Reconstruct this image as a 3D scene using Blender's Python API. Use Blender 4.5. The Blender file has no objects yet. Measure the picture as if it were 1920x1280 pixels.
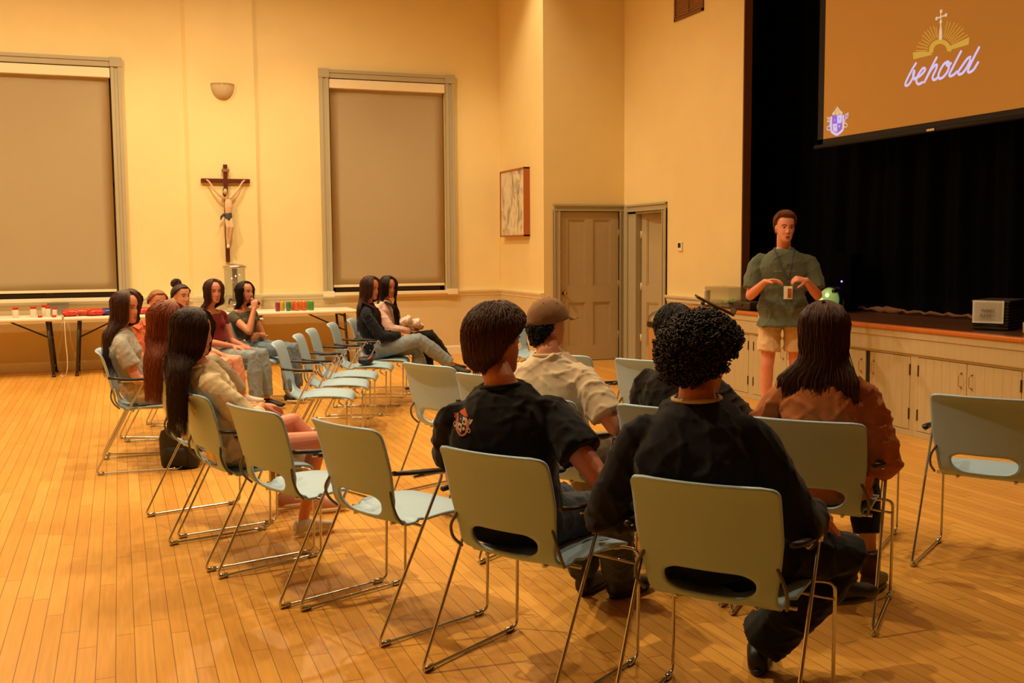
import bpy, bmesh, math, random
import numpy as np
from mathutils import Vector, Matrix, noise
from mathutils.bvhtree import BVHTree
V = Vector
SC = bpy.context.scene
COL = SC.collection
R = math.radians
random.seed(7)
rng = np.random.RandomState(7)

# ------------------------------------------------------------------ camera, world, lights, exposure
cam_d = bpy.data.cameras.new('camera')
cam = bpy.data.objects.new('camera', cam_d); COL.objects.link(cam)
cam_d.sensor_width = 36.0
cam_d.lens = 36.0 * 1968.94 / 1920.0
cam_d.clip_start = 0.05; cam_d.clip_end = 100
yw, pt, rl = R(20.4269), R(-5.0695), R(-0.4006)
F_ = V((math.sin(yw)*math.cos(pt), math.cos(yw)*math.cos(pt), math.sin(pt)))
R0 = V((math.cos(yw), -math.sin(yw), 0)); U0 = R0.cross(F_)
RR = math.cos(rl)*R0 + math.sin(rl)*U0
UU = -math.sin(rl)*R0 + math.cos(rl)*U0
m = Matrix(((RR.x, UU.x, -F_.x, 0), (RR.y, UU.y, -F_.y, 0), (RR.z, UU.z, -F_.z, 1.55), (0, 0, 0, 1)))
cam.matrix_world = m
SC.camera = cam
SC.view_settings.view_transform = 'Standard'
SC.view_settings.look = 'None'
SC.view_settings.gamma = 1.0
SC.view_settings.use_curve_mapping = False
SC.view_settings.exposure = -0.36
SC.cycles.max_bounces = 6
SC.cycles.diffuse_bounces = 4
SC.cycles.glossy_bounces = 3
SC.cycles.caustics_reflective = False
SC.cycles.caustics_refractive = False
SC.cycles.sample_clamp_indirect = 4.0
w = bpy.data.worlds.new('world'); SC.world = w; w.use_nodes = True
w.node_tree.nodes['Background'].inputs[0].default_value = (1.0, 0.92, 0.82, 1)
w.node_tree.nodes['Background'].inputs[1].default_value = 0.06

WARM = (1.0, 0.775, 0.455)
def spot(x, y, z, watts, size, blend=0.5, rad=0.10, tilt=(0, 0), col=WARM):
    d = bpy.data.lights.new('downlight', 'SPOT'); d.energy = watts; d.color = col
    d.spot_size = R(size); d.spot_blend = blend; d.shadow_soft_size = rad
    o = bpy.data.objects.new('downlight', d); COL.objects.link(o)
    o.location = (x, y, z); o.rotation_euler = (R(tilt[0]), R(tilt[1]), 0)
ZL = 6.05
# recessed hall downlights in the ceiling
for (x, y, k, c) in [(-0.9, 5.6, 1.85, 114), (2.9, 5.4, .70, 104), (4.7, 4.3, .62, 104), (-1.5, 8.9, 1.35, 122), (1.9, 8.8, 1.10, 110), (-1.7, 11.4, 1.35, 164), (1.6, 11.4, 1.30, 164), (3.9, 11.2, .22, 130)]:
    spot(x, y, ZL, 520*k, c, 0.7, 0.09)
# wall washers along the window wall
for (x, k) in [(-2.5, .82), (0.5, .78), (2.3, .78), (4.75, .70)]:
    spot(x, 13.0, ZL, 400*k, 76, 0.8, 0.08, tilt=(6, 0))

# ------------------------------------------------------------------ materials
def s2l(c):
    return tuple(((x/255)/12.92 if x/255 <= 0.04045 else ((x/255+0.055)/1.055)**2.4) for x in c)
def mat(name, rgb, rough=0.6, metal=0.0, var=0.0, scale=30.0, bump=0.0, emis=0.0, trans=0.0, spec=None, coords='Object', stretch=(1, 1, 1), sheen=0.0):
    mt = bpy.data.materials.new(name); mt.use_nodes = True
    nt = mt.node_tree; b = nt.nodes['Principled BSDF']
    c = s2l(rgb) + (1,)
    b.inputs['Base Color'].default_value = c
    b.inputs['Roughness'].default_value = rough
    b.inputs['Metallic'].default_value = metal
    if spec is not None: b.inputs['Specular IOR Level'].default_value = spec
    if trans: b.inputs['Transmission Weight'].default_value = trans
    if sheen: b.inputs['Sheen Weight'].default_value = sheen
    if emis:
        b.inputs['Emission Color'].default_value = c; b.inputs['Emission Strength'].default_value = emis
    tc = nt.nodes.new('ShaderNodeTexCoord'); mp = nt.nodes.new('ShaderNodeMapping')
    mp.inputs['Scale'].default_value = stretch
    nt.links.new(tc.outputs[coords], mp.inputs['Vector'])
    nz = nt.nodes.new('ShaderNodeTexNoise'); nz.inputs['Scale'].default_value = scale; nz.inputs['Detail'].default_value = 4
    nt.links.new(mp.outputs[0], nz.inputs['Vector'])
    if var:
        mx = nt.nodes.new('ShaderNodeMix'); mx.data_type = 'RGBA'
        mx.inputs[6].default_value = tuple(min(1, x*(1-var)) for x in c[:3]) + (1,)
        mx.inputs[7].default_value = tuple(min(1, x*(1+var)) for x in c[:3]) + (1,)
        nt.links.new(nz.outputs['Fac'], mx.inputs[0]); nt.links.new(mx.outputs[2], b.inputs['Base Color'])
    if bump:
        bp = nt.nodes.new('ShaderNodeBump'); bp.inputs['Strength'].default_value = bump; bp.inputs['Distance'].default_value = 0.01
        nt.links.new(nz.outputs['Fac'], bp.inputs['Height']); nt.links.new(bp.outputs[0], b.inputs['Normal'])
    return mt

def floor_material():
    mt = bpy.data.materials.new('maple strip floor'); mt.use_nodes = True
    nt = mt.node_tree; N = nt.nodes; L = nt.links; b = N['Principled BSDF']
    def math_(op, a, bv=None):
        n = N.new('ShaderNodeMath'); n.operation = op
        for i, q in enumerate((a, bv)):
            if q is None: continue
            if isinstance(q, (int, float)): n.inputs[i].default_value = q
            else: L.new(q, n.inputs[i])
        return n.outputs[0]
    tc = N.new('ShaderNodeTexCoord'); sp = N.new('ShaderNodeSeparateXYZ'); L.new(tc.outputs['Object'], sp.inputs[0])
    bx = math_('DIVIDE', sp.outputs[0], 0.070)
    ix = math_('FLOOR', bx); fx = math_('FRACT', bx)
    wn = N.new('ShaderNodeTexWhiteNoise'); wn.noise_dimensions = '1D'; L.new(ix, wn.inputs['W'])
    yy = math_('ADD', math_('DIVIDE', sp.outputs[1], 1.15), math_('MULTIPLY', wn.outputs['Value'], 7.0))
    iy = math_('FLOOR', yy); fy = math_('FRACT', yy)
    wn2 = N.new('ShaderNodeTexWhiteNoise'); wn2.noise_dimensions = '2D'
    cb = N.new('ShaderNodeCombineXYZ'); L.new(ix, cb.inputs[0]); L.new(iy, cb.inputs[1]); L.new(cb.outputs[0], wn2.inputs['Vector'])
    ramp = N.new('ShaderNodeValToRGB')
    ramp.color_ramp.elements[0].color = s2l((208, 147, 62)) + (1,); ramp.color_ramp.elements[0].position = 0
    ramp.color_ramp.elements[1].color = s2l((224, 165, 76)) + (1,); ramp.color_ramp.elements[1].position = 1
    e = ramp.color_ramp.elements.new(0.5); e.color = s2l((216, 156, 68)) + (1,)
    L.new(wn2.outputs['Value'], ramp.inputs[0])
    # grain stretched along the boards
    mp = N.new('ShaderNodeMapping'); mp.inputs['Scale'].default_value = (40, 2.2, 1); L.new(tc.outputs['Object'], mp.inputs[0])
    nz = N.new('ShaderNodeTexNoise'); nz.inputs['Scale'].default_value = 1.6; nz.inputs['Detail'].default_value = 5; L.new(mp.outputs[0], nz.inputs['Vector'])
    nz2 = N.new('ShaderNodeTexNoise'); nz2.inputs['Scale'].default_value = 0.9; nz2.inputs['Detail'].default_value = 3; L.new(tc.outputs['Object'], nz2.inputs['Vector'])
    mg = N.new('ShaderNodeMix'); mg.data_type = 'RGBA'; mg.blend_type = 'MULTIPLY'; mg.inputs[0].default_value = 1
    L.new(ramp.outputs[0], mg.inputs[6])
    gr = math_('ADD', math_('MULTIPLY', nz.outputs['Fac'], 0.45), math_('ADD', math_('MULTIPLY', nz2.outputs['Fac'], 0.30), 0.62))
    L.new(gr, mg.inputs[7])
    # seams
    sx = math_('LESS_THAN', fx, 0.045); sy = math_('LESS_THAN', fy, 0.0035)
    seam = math_('MAXIMUM', sx, sy)
    ms = N.new('ShaderNodeMix'); ms.data_type = 'RGBA'; L.new(math_('MULTIPLY', seam, 0.75), ms.inputs[0])
    L.new(mg.outputs[2], ms.inputs[6]); ms.inputs[7].default_value = s2l((92, 52, 20)) + (1,)
    L.new(ms.outputs[2], b.inputs['Base Color'])
    L.new(math_('ADD', math_('MULTIPLY', nz2.outputs['Fac'], 0.18), 0.24), b.inputs['Roughness'])
    b.inputs['Specular IOR Level'].default_value = 0.45
    bp = N.new('ShaderNodeBump'); bp.inputs['Strength'].default_value = 0.25; bp.inputs['Distance'].default_value = 0.002
    L.new(math_('SUBTRACT', 1.0, seam), bp.inputs['Height']); L.new(bp.outputs[0], b.inputs['Normal'])
    return mt

M = {}
M['floor'] = floor_material()
M['wall'] = mat('cream painted plaster', (240, 219, 160), .75, var=.05, scale=3, bump=.05)
M['wainscot'] = mat('tan painted wainscot', (216, 196, 150), .6, var=.05, scale=4, bump=.04)
M['trim'] = mat('grey green painted trim', (178, 168, 138), .5, var=.05, scale=12)
M['white_trim'] = mat('off white painted rail', (236, 224, 196), .45, var=.04, scale=10)
M['doorpaint'] = mat('grey tan painted door', (186, 170, 134), .5, var=.05, scale=8)
M['blind'] = mat('cream roller blind cloth', (238, 216, 172), .8, var=.03, scale=160, bump=.05)
M['cassette'] = mat('pale blind cassette', (240, 226, 192), .5, var=.03)
M['sash'] = mat('dark window sash', (70, 54, 40), .5, var=.1)
M['glass'] = mat('night window glass', (12, 12, 14), .05, spec=.6)
M['ceil'] = mat('white ceiling plaster', (225, 215, 195), .8, var=.03)
M['dark'] = mat('dark tone for unlit rooms', (30, 24, 20), .8, var=.1)  # darkness of the unlit backstage and passage is put into this colour
M['shell'] = mat('pale aqua moulded plastic', (166, 198, 220), .42, var=.03, scale=180, bump=.05)
M['chrome'] = mat('chromed steel rod', (205, 205, 205), .16, metal=1, var=.03)
M['armpad'] = mat('black moulded arm pad', (24, 24, 25), .45, var=.1)
M['bracket'] = mat('grey seat bracket', (96, 96, 92), .4, var=.1)
M['stagewood'] = mat('dark stained stage boards', (74, 42, 22), .4, var=.3, scale=4, stretch=(20, 1, 1))
M['nosing'] = mat('varnished orange oak nosing', (196, 110, 44), .3, var=.15, scale=6, stretch=(1, 8, 1))
M['stagepaint'] = mat('worn cream stage paint', (190, 172, 130), .6, var=.12, scale=5, stretch=(1, 6, .6))
M['rust'] = mat('rust worn gap', (60, 32, 12), .7, var=.3)
M['curtain'] = mat('black velvet curtain', (9, 10, 18), .9, var=.3, scale=8, spec=.1)
M['black'] = mat('black plastic', (16, 16, 17), .5, var=.1)
M['blackmetal'] = mat('black enamelled steel', (22, 21, 20), .4, metal=.3, var=.1)
M['screenframe'] = mat('black screen border', (14, 12, 11), .7, var=.1)
M['wood'] = mat('oak picture frame', (170, 96, 40), .45, var=.2, scale=10, stretch=(1, 1, 12))
M['crosswood'] = mat('dark mahogany cross', (92, 40, 20), .4, var=.25, scale=10, stretch=(6, 6, 1))
M['brass'] = mat('polished brass', (205, 150, 70), .22, metal=1, var=.05)
M['steel'] = mat('brushed stainless steel', (200, 196, 188), .28, metal=1, var=.04)
M['tabletop'] = mat('off white folding table top', (232, 224, 206), .5, var=.04, scale=60, bump=.03)
M['tableleg'] = mat('brown grey table leg', (62, 56, 50), .4, metal=.5, var=.1)
M['paper'] = mat('white paper', (240, 232, 214), .8, var=.03)
M['ink'] = mat('printed ink', (88, 66, 34), .8, var=.05)
M['clear'] = mat('clear plastic', (235, 238, 236), .06, trans=1.0, var=.0)
_n = M['clear'].node_tree; _o = [q for q in _n.nodes if q.type == 'OUTPUT_MATERIAL'][0]
_t = _n.nodes.new('ShaderNodeBsdfTransparent'); _t.inputs[0].default_value = (.90, .91, .90, 1); _g = _n.nodes.new('ShaderNodeBsdfGlossy'); _g.inputs['Roughness'].default_value = .06
_f0 = _n.nodes.new('ShaderNodeLayerWeight'); _f = _n.nodes.new('ShaderNodeMath'); _f.operation = 'MULTIPLY_ADD'; _f.inputs[1].default_value = .30; _f.inputs[2].default_value = .03; _n.links.new(_f0.outputs['Facing'], _f.inputs[0]); _m = _n.nodes.new('ShaderNodeMixShader')
_n.links.new(_f.outputs[0], _m.inputs[0]); _n.links.new(_t.outputs[0], _m.inputs[1]); _n.links.new(_g.outputs[0], _m.inputs[2]); _n.links.new(_m.outputs[0], _o.inputs[0])
M['eye'] = mat('eye white', (196, 176, 160), .3, var=.02)
M['iris'] = mat('dark iris', (40, 26, 18), .2, var=.1)
M['lips'] = mat('lips', (176, 96, 84), .45, var=.08)
M['mouth'] = mat('open mouth', (64, 22, 18), .5, var=.1)

# ------------------------------------------------------------------ mesh helpers
def link(name, bm, m, parent=None, smooth=True, loc=None, rz=None):
    me = bpy.data.meshes.new(name)
    bm.normal_update(); bm.to_mesh(me); bm.free()
    for x in (m if isinstance(m, (list, tuple)) else [m]): me.materials.append(x)
    if smooth: me.polygons.foreach_set('use_smooth', [True]*len(me.polygons))
    o = bpy.data.objects.new(name, me); COL.objects.link(o)
    if parent: o.parent = parent
    if loc: o.location = loc
    if rz is not None: o.rotation_euler = (0, 0, rz)
    return o
def empty(name, loc=(0, 0, 0), rz=0.0):
    o = bpy.data.objects.new(name, None); COL.objects.link(o)
    o.location = loc; o.rotation_euler = (0, 0, rz); o.empty_display_size = .1
    return o
def tag(o, label=None, cat=None, group=None, kind=None):
    if label: o['label'] = label
    if cat: o['category'] = cat
    if group: o['group'] = group
    if kind: o['kind'] = kind
    return o
def B(): return bmesh.new()
def box(bm, lo, hi, bev=0.0, mi=0):
    lo, hi = V(lo), V(hi)
    r = bmesh.ops.create_cube(bm, size=1)
    vs = r['verts']
    for v in vs: v.co = V(((lo[i]+hi[i])/2 + v.co[i]*(hi[i]-lo[i]) for i in range(3)))
    fs = list({f for v in vs for f in v.link_faces})
    for f in fs: f.material_index = mi
    if bev:
        es = list({e for v in vs for e in v.link_edges})
        rb = bmesh.ops.bevel(bm, geom=es, offset=bev, segments=2, profile=.7, affect='EDGES')
        for f in rb['faces']: f.material_index = mi
def loft(bm, rings, cap=True, mi=0):
    """rings: list of lists of Vectors (same count)"""
    rows = [[bm.verts.new(p) for p in r] for r in rings]
    n = len(rows[0])
    for a, b_ in zip(rows, rows[1:]):
        for i in range(n):
            f = bm.faces.new((a[i], a[(i+1) % n], b_[(i+1) % n], b_[i])); f.material_index = mi
    if cap:
        f = bm.faces.new(rows[0][::-1]); f.material_index = mi
        f = bm.faces.new(rows[-1]); f.material_index = mi
    return rows
def frames(pts):
    ts = []
    for i in range(len(pts)):
        a = pts[max(0, i-1)]; b_ = pts[min(len(pts)-1, i+1)]
        t = (b_-a); ts.append(t.normalized() if t.length > 1e-9 else V((0, 0, 1)))
    up = V((0, 0, 1)) if abs(ts[0].z) < .9 else V((1, 0, 0))
    n = (up - ts[0]*up.dot(ts[0])).normalized(); out = []
    for t in ts:
        n = (n - t*n.dot(t))
        n = n.normalized() if n.length > 1e-6 else t.orthogonal().normalized()
        out.append((t, n, t.cross(n)))
    return out
def tube(bm, pts, rad, seg=8, cap=True, round_ends=False, mi=0, flat=1.0):
    pts = [V(p) for p in pts]
    if not isinstance(rad, (list, tuple)): rad = [rad]*len(pts)
    rad = list(rad)
    if round_ends:
        d0 = (pts[0]-pts[1]).normalized(); d1 = (pts[-1]-pts[-2]).normalized()
        r0, r1 = rad[0], rad[-1]
        pre = [(pts[0]+d0*r0*k, r0*math.sqrt(max(0.02, 1-k*k))) for k in (.97, .75, .4)]
        post = [(pts[-1]+d1*r1*k, r1*math.sqrt(max(0.02, 1-k*k))) for k in (.4, .75, .97)]
        pts = [p for p, _ in pre]+pts+[p for p, _ in post]; rad = [r for _, r in pre]+rad+[r for _, r in post]
    fr = frames(pts)
    rings = [[p + (n*math.cos(a)+b_*math.sin(a)*flat)*r for a in [2*math.pi*i/seg for i in range(seg)]] for p, (t, n, b_), r in zip(pts, fr, rad)]
    loft(bm, rings, cap, mi)
def tube_s(bm, pts, rd, seg=14, n=4, **kw):
    P_ = smooth_path(pts, n); out = []
    for i in range(len(pts)-1):
        for k in range(n): out.append(rd[i]+(rd[i+1]-rd[i])*(k/n))
    out.append(rd[-1]); tube(bm, P_, out, seg, **kw)
def ellipsoid(bm, c, r, rot=None, seg=18, rows=10, mi=0):
    c = V(c); rings = []
    for j in range(rows+1):
        th = math.pi*(j/rows); th = min(max(th, .06), math.pi-.06)
        ring = []
        for i in range(seg):
            a = 2*math.pi*i/seg
            p = V((r[0]*math.sin(th)*math.cos(a), r[1]*math.sin(th)*math.sin(a), r[2]*math.cos(th)))
            ring.append(c + (rot @ p if rot else p))
        rings.append(ring)
    loft(bm, rings[::-1], True, mi)
def lathe(bm, prof, c=(0, 0, 0), seg=24, mi=0, cap=True):
    c = V(c)
    rings = [[c + V((r*math.cos(2*math.pi*i/seg), r*math.sin(2*math.pi*i/seg), z)) for i in range(seg)] for r, z in prof]
    loft(bm, rings, cap, mi)
def smooth_path(pts, n=6):
    """Catmull-Rom through pts"""
    pts = [V(p) for p in pts]; P = [pts[0]*2-pts[1]]+pts+[pts[-1]*2-pts[-2]]; out = []
    for i in range(1, len(P)-2):
        for k in range(n):
            t = k/n
            a, b_, c, d = P[i-1], P[i], P[i+1], P[i+2]
            out.append(.5*((2*b_)+(c-a)*t+(2*a-5*b_+4*c-d)*t*t+(3*b_-a-3*c+d)*t**3))
    out.append(pts[-1]); return out
def rounded(pts, r, n=5):
    """polyline with filleted corners"""
    pts = [V(p) for p in pts]; out = [pts[0]]
    for a, b_, c in zip(pts, pts[1:], pts[2:]):
        d1 = (a-b_); d2 = (c-b_); rr = min(r, d1.length*.45, d2.length*.45)
        p1 = b_+d1.normalized()*rr; p2 = b_+d2.normalized()*rr
        for k in range(n+1):
            t = k/n; out.append((1-t)**2*p1+2*t*(1-t)*b_+t*t*p2)
    out.append(pts[-1]); return out
def prism(bm, poly, axis_fn, d0, d1, mi=0):
    """extrude 2D polygon; axis_fn(a,b,d)->Vector"""
    lo = [bm.verts.new(axis_fn(a, b_, d0)) for a, b_ in poly]; hi = [bm.verts.new(axis_fn(a, b_, d1)) for a, b_ in poly]
    n = len(poly)
    fs = [bm.faces.new(lo[::-1]), bm.faces.new(hi)]
    for i in range(n): fs.append(bm.faces.new((lo[i], lo[(i+1) % n], hi[(i+1) % n], hi[i])))
    for f in fs: f.material_index = mi
    bmesh.ops.recalc_face_normals(bm, faces=fs)
def wrinkle(me, amp, freq, seed=0):
    n = len(me.vertices)
    co = np.empty(n*3, dtype=np.float64); me.vertices.foreach_get('co', co); co = co.reshape(-1, 3)
    no = np.empty(n*3, dtype=np.float64); me.vertices.foreach_get('normal', no); no = no.reshape(-1, 3)
    amp = amp*1.25; rs = np.random.RandomState(seed); h = np.zeros(n)
    wp = co + .03*np.sin(co[:, [1, 2, 0]]*freq*.6 + rs.rand(3)*6)
    for k in range(7):
        d = rs.randn(3); d[2] *= .8; d /= np.linalg.norm(d); e = np.cross(d, rs.randn(3)); e /= np.linalg.norm(e)
        f = 2.7*freq*(.5+1.0*rs.rand())
        ph = wp@d*f + .9*np.sin(wp@e*f*.5+rs.rand()*6) + rs.rand()*6.28
        h += ((1-np.abs(np.sin(ph*.5)))**2.2-.22)*(.35+.65*np.clip(np.sin(wp@e*f*.33+rs.rand()*6.28)+.3, 0, 1))
    h *= .62; h = np.where(h < 0, h*.35, h)
    co += no*(h*amp)[:, None]
    me.vertices.foreach_set('co', co.ravel()); me.update()
def fuse(name, bm, voxel, m, parent, smooth=4, amp=0.0, freq=30, seed=0):
    """several closed shapes become one continuous skin"""
    me = bpy.data.meshes.new(name+'_raw'); bm.normal_update(); bm.to_mesh(me); bm.free()
    t = bpy.data.objects.new(name+'_raw', me); COL.objects.link(t)
    md = t.modifiers.new('r', 'REMESH'); md.mode = 'VOXEL'; md.voxel_size = voxel; md.use_smooth_shade = True
    if smooth:
        sm = t.modifiers.new('s', 'SMOOTH'); sm.factor = .5; sm.iterations = smooth
    dg = bpy.context.evaluated_depsgraph_get()
    out = bpy.data.meshes.new_from_object(t.evaluated_get(dg))
    bpy.data.objects.remove(t); bpy.data.meshes.remove(me)
    out.name = name
    if amp: wrinkle(out, amp, freq, seed)
    out.materials.clear(); out.materials.append(m)
    out.polygons.foreach_set('use_smooth', [True]*len(out.polygons))
    o = bpy.data.objects.new(name, out); COL.objects.link(o)
    if parent: o.parent = parent
    return o
def copy_tree(o, parent=None):
    c = o.copy(); COL.objects.link(c); c.parent = parent
    for ch in list(o.children): copy_tree(ch, c)
    return c

# ------------------------------------------------------------------ the room
XB, YD, ZC = 14.83, 13.13, 6.15          # window wall y, door wall y, ceiling
XC, XS, XF = 5.356, 6.555, 5.98          # picture wall x, proscenium wall x, stage front x
YP, YE = 10.20, 10.69                    # proscenium edge, stage left end
def struct(o): return tag(o, kind='structure')
def wall_holes(name, u0, u1, z0, z1, holes, fn, thick, m):
    """wall in the (u,z) plane with rectangular holes; fn(u,z,d) with d = depth behind the face"""
    us = sorted({u0, u1} | {h[0] for h in holes} | {h[1] for h in holes}); zs = sorted({z0, z1} | {h[2] for h in holes} | {h[3] for h in holes})
    bm = B(); cache = {}
    def vv(u, z, d):
        k = (round(u, 5), round(z, 5), d)
        if k not in cache: cache[k] = bm.verts.new(fn(u, z, d))
        return cache[k]
    solid = lambda uc, zc: u0 < uc < u1 and z0 < zc < z1 and not any(h[0] < uc < h[1] and h[2] < zc < h[3] for h in holes)
    for i in range(len(us)-1):
        for j in range(len(zs)-1):
            a, b_, c, d = us[i], us[i+1], zs[j], zs[j+1]; uc, zc = (a+b_)/2, (c+d)/2
            if not solid(uc, zc): continue
            for dd in (0, thick): bm.faces.new((vv(a, c, dd), vv(b_, c, dd), vv(b_, d, dd), vv(a, d, dd)))
            def nb(k, l):
                if not (0 <= k < len(us)-1 and 0 <= l < len(zs)-1): return False
                return solid((us[k]+us[k+1])/2, (zs[l]+zs[l+1])/2)
            if not nb(i-1, j): bm.faces.new((vv(a, c, 0), vv(a, d, 0), vv(a, d, thick), vv(a, c, thick)))
            if not nb(i+1, j): bm.faces.new((vv(b_, c, 0), vv(b_, d, 0), vv(b_, d, thick), vv(b_, c, thick)))
            if not nb(i, j-1): bm.faces.new((vv(a, c, 0), vv(b_, c, 0), vv(b_, c, thick), vv(a, c, thick)))
            if not nb(i, j+1): bm.faces.new((vv(a, d, 0), vv(b_, d, 0), vv(b_, d, thick), vv(a, d, thick)))
    bmesh.ops.recalc_face_normals(bm, faces=bm.faces)
    return struct(link(name, bm, m, smooth=False))

bm = B(); box(bm, (-5.2, -9.2, -.12), (9.2, 15.2, 0)); struct(link('floor', bm, M['floor'], smooth=False))
bm = B(); box(bm, (-5.2, -9.2, ZC), (9.2, 15.2, ZC+.1)); struct(link('ceiling', bm, M['ceil'], smooth=False))
ZR, ZT = .865, .945
W1 = (-1.72, -.018); W2 = (2.819, 4.504); ZH = 3.925; ZS = .93
wall_holes('wall_back', -5.0, XC, 0, ZC, [(W1[0], W1[1], ZS, ZH), (W2[0], W2[1], ZS, ZH)], lambda u, z, d: V((u, XB+d, z)), .22, M['wall'])
bm = B(); box(bm, (XC, YD+.07, 0), (XC+.2, XB+.2, ZC)); struct(link('wall_side', bm, M['wall'], smooth=False))
D1 = (5.585, 6.475, 0, 2.05)
wall_holes('wall_door', XC+.05, XS+.12, 0, ZC, [], lambda u, z, d: V((u, YD+.06+d, z)), .12, M['wall'])
bm = B(); box(bm, (XC, YD, 0), (5.50, YD+.07, ZC)); box(bm, (5.50, YD, 2.13), (XS, YD+.07, ZC)); struct(link('wall_door_face', bm, M['wall'], smooth=False)).name = 'wall_alcove'
D2 = (12.00, 13.00, 0, 2.03)
wall_holes('wall_stage', YP, YD+.1, 0, ZC, [D2], lambda u, z, d: V((XS+d, u, z)), .10, M['wall'])
wall_holes('wall_proscenium', -9, YP, 0, ZC, [(-2.9, YP+.01, .85, 5.3)], lambda u, z, d: V((XS+d, u, z)), .10, M['wall'])
bm = B(); box(bm, (-5.2, -9.2, 0), (-5.0, 15.0, ZC)); struct(link('wall_left', bm, M['wall'], smooth=False))
bm = B(); box(bm, (-5.0, -9.2, 0), (9.0, -9.0, ZC)); struct(link('wall_rear', bm, M['wall'], smooth=False))
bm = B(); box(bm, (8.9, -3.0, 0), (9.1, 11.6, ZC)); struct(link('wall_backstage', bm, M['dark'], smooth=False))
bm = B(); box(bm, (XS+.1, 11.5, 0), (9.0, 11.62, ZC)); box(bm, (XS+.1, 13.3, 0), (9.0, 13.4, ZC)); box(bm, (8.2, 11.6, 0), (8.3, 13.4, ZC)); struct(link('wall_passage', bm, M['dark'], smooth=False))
# brown reveal of the proscenium edge
M['reveal'] = mat('brown proscenium edge', (126, 84, 48), .6, var=.1)
bm = B(); box(bm, (XS+.004, YP-.012, .9), (XS+.105, YP-.001, 5.3)); struct(link('trim_1', bm, M['reveal'], smooth=False))
# pilaster under the crucifix
bm = B(); prism(bm, [(.87, 14.84), (.93, 14.77), (1.80, 14.77), (1.80, 14.84)], lambda a, b_, d: V((a, b_, d)), 0, ZC); struct(link('wall_pilaster', bm, M['wall'], smooth=False))
# wainscot skin below the rail (a separate paint)
bm = B()
box(bm, (-5, XB-.012, .1), (.87, XB+.001, ZR)); box(bm, (1.80, XB-.012, .1), (XC, XB+.001, ZR)); box(bm, (.91, 14.758, .1), (1.812, 14.772, ZR))
box(bm, (XC-.012, YD, .1), (XC+.001, XB, ZR)); box(bm, (XS-.012, 10.3, .1), (XS+.001, 11.88, ZR))
struct(link('trim_2', bm, M['wainscot'], smooth=False))
# chair rail with a small profile
def rail(bm, pts, prof):
    """sweep profile [(out, z)] along polyline of (x,y,nx,ny)"""
    rings = [[V((x+nx*o, y+ny*o, z)) for o, z in prof] for x, y, nx, ny in pts]
    loft(bm, rings, True)
bm = B(); RP = [(0, ZR), (.02, ZR), (.022, ZR+.03), (.05, ZR+.055), (.055, ZT), (0, ZT)]
yb = XB
rail(bm, [(-5, yb, 0, -1), (.86, yb, 0, -1), (.90, 14.77, -.2, -1), (1.80, 14.77, 1, -1), (1.80, yb, 1, -1), (XC, yb, -1, -1), (XC, YD-.002, -1, 0)], RP)
rail(bm, [(XS, 10.3, -1, 0), (XS, 11.88, -1, 0)], RP)
bmesh.ops.recalc_face_normals(bm, faces=bm.faces); struct(link('trim_3', bm, M['white_trim'], smooth=False))
bm = B(); BP = [(0, 0), (.022, 0), (.022, .10), (.012, .125), (0, .125)]
rail(bm, [(-5, yb, 0, -1), (.86, yb, 0, -1), (.90, 14.77, -.2, -1), (1.80, 14.77, 1, -1), (1.80, yb, 1, -1), (XC, yb, -1, -1), (XC, YD-.002, -1, 0)], BP)
rail(bm, [(XS, 10.7, -1, 0), (XS, 11.88, -1, 0)], BP)
bmesh.ops.recalc_face_normals(bm, faces=bm.faces); struct(link('baseboard_back', bm, M['white_trim'], smooth=False))

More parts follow.
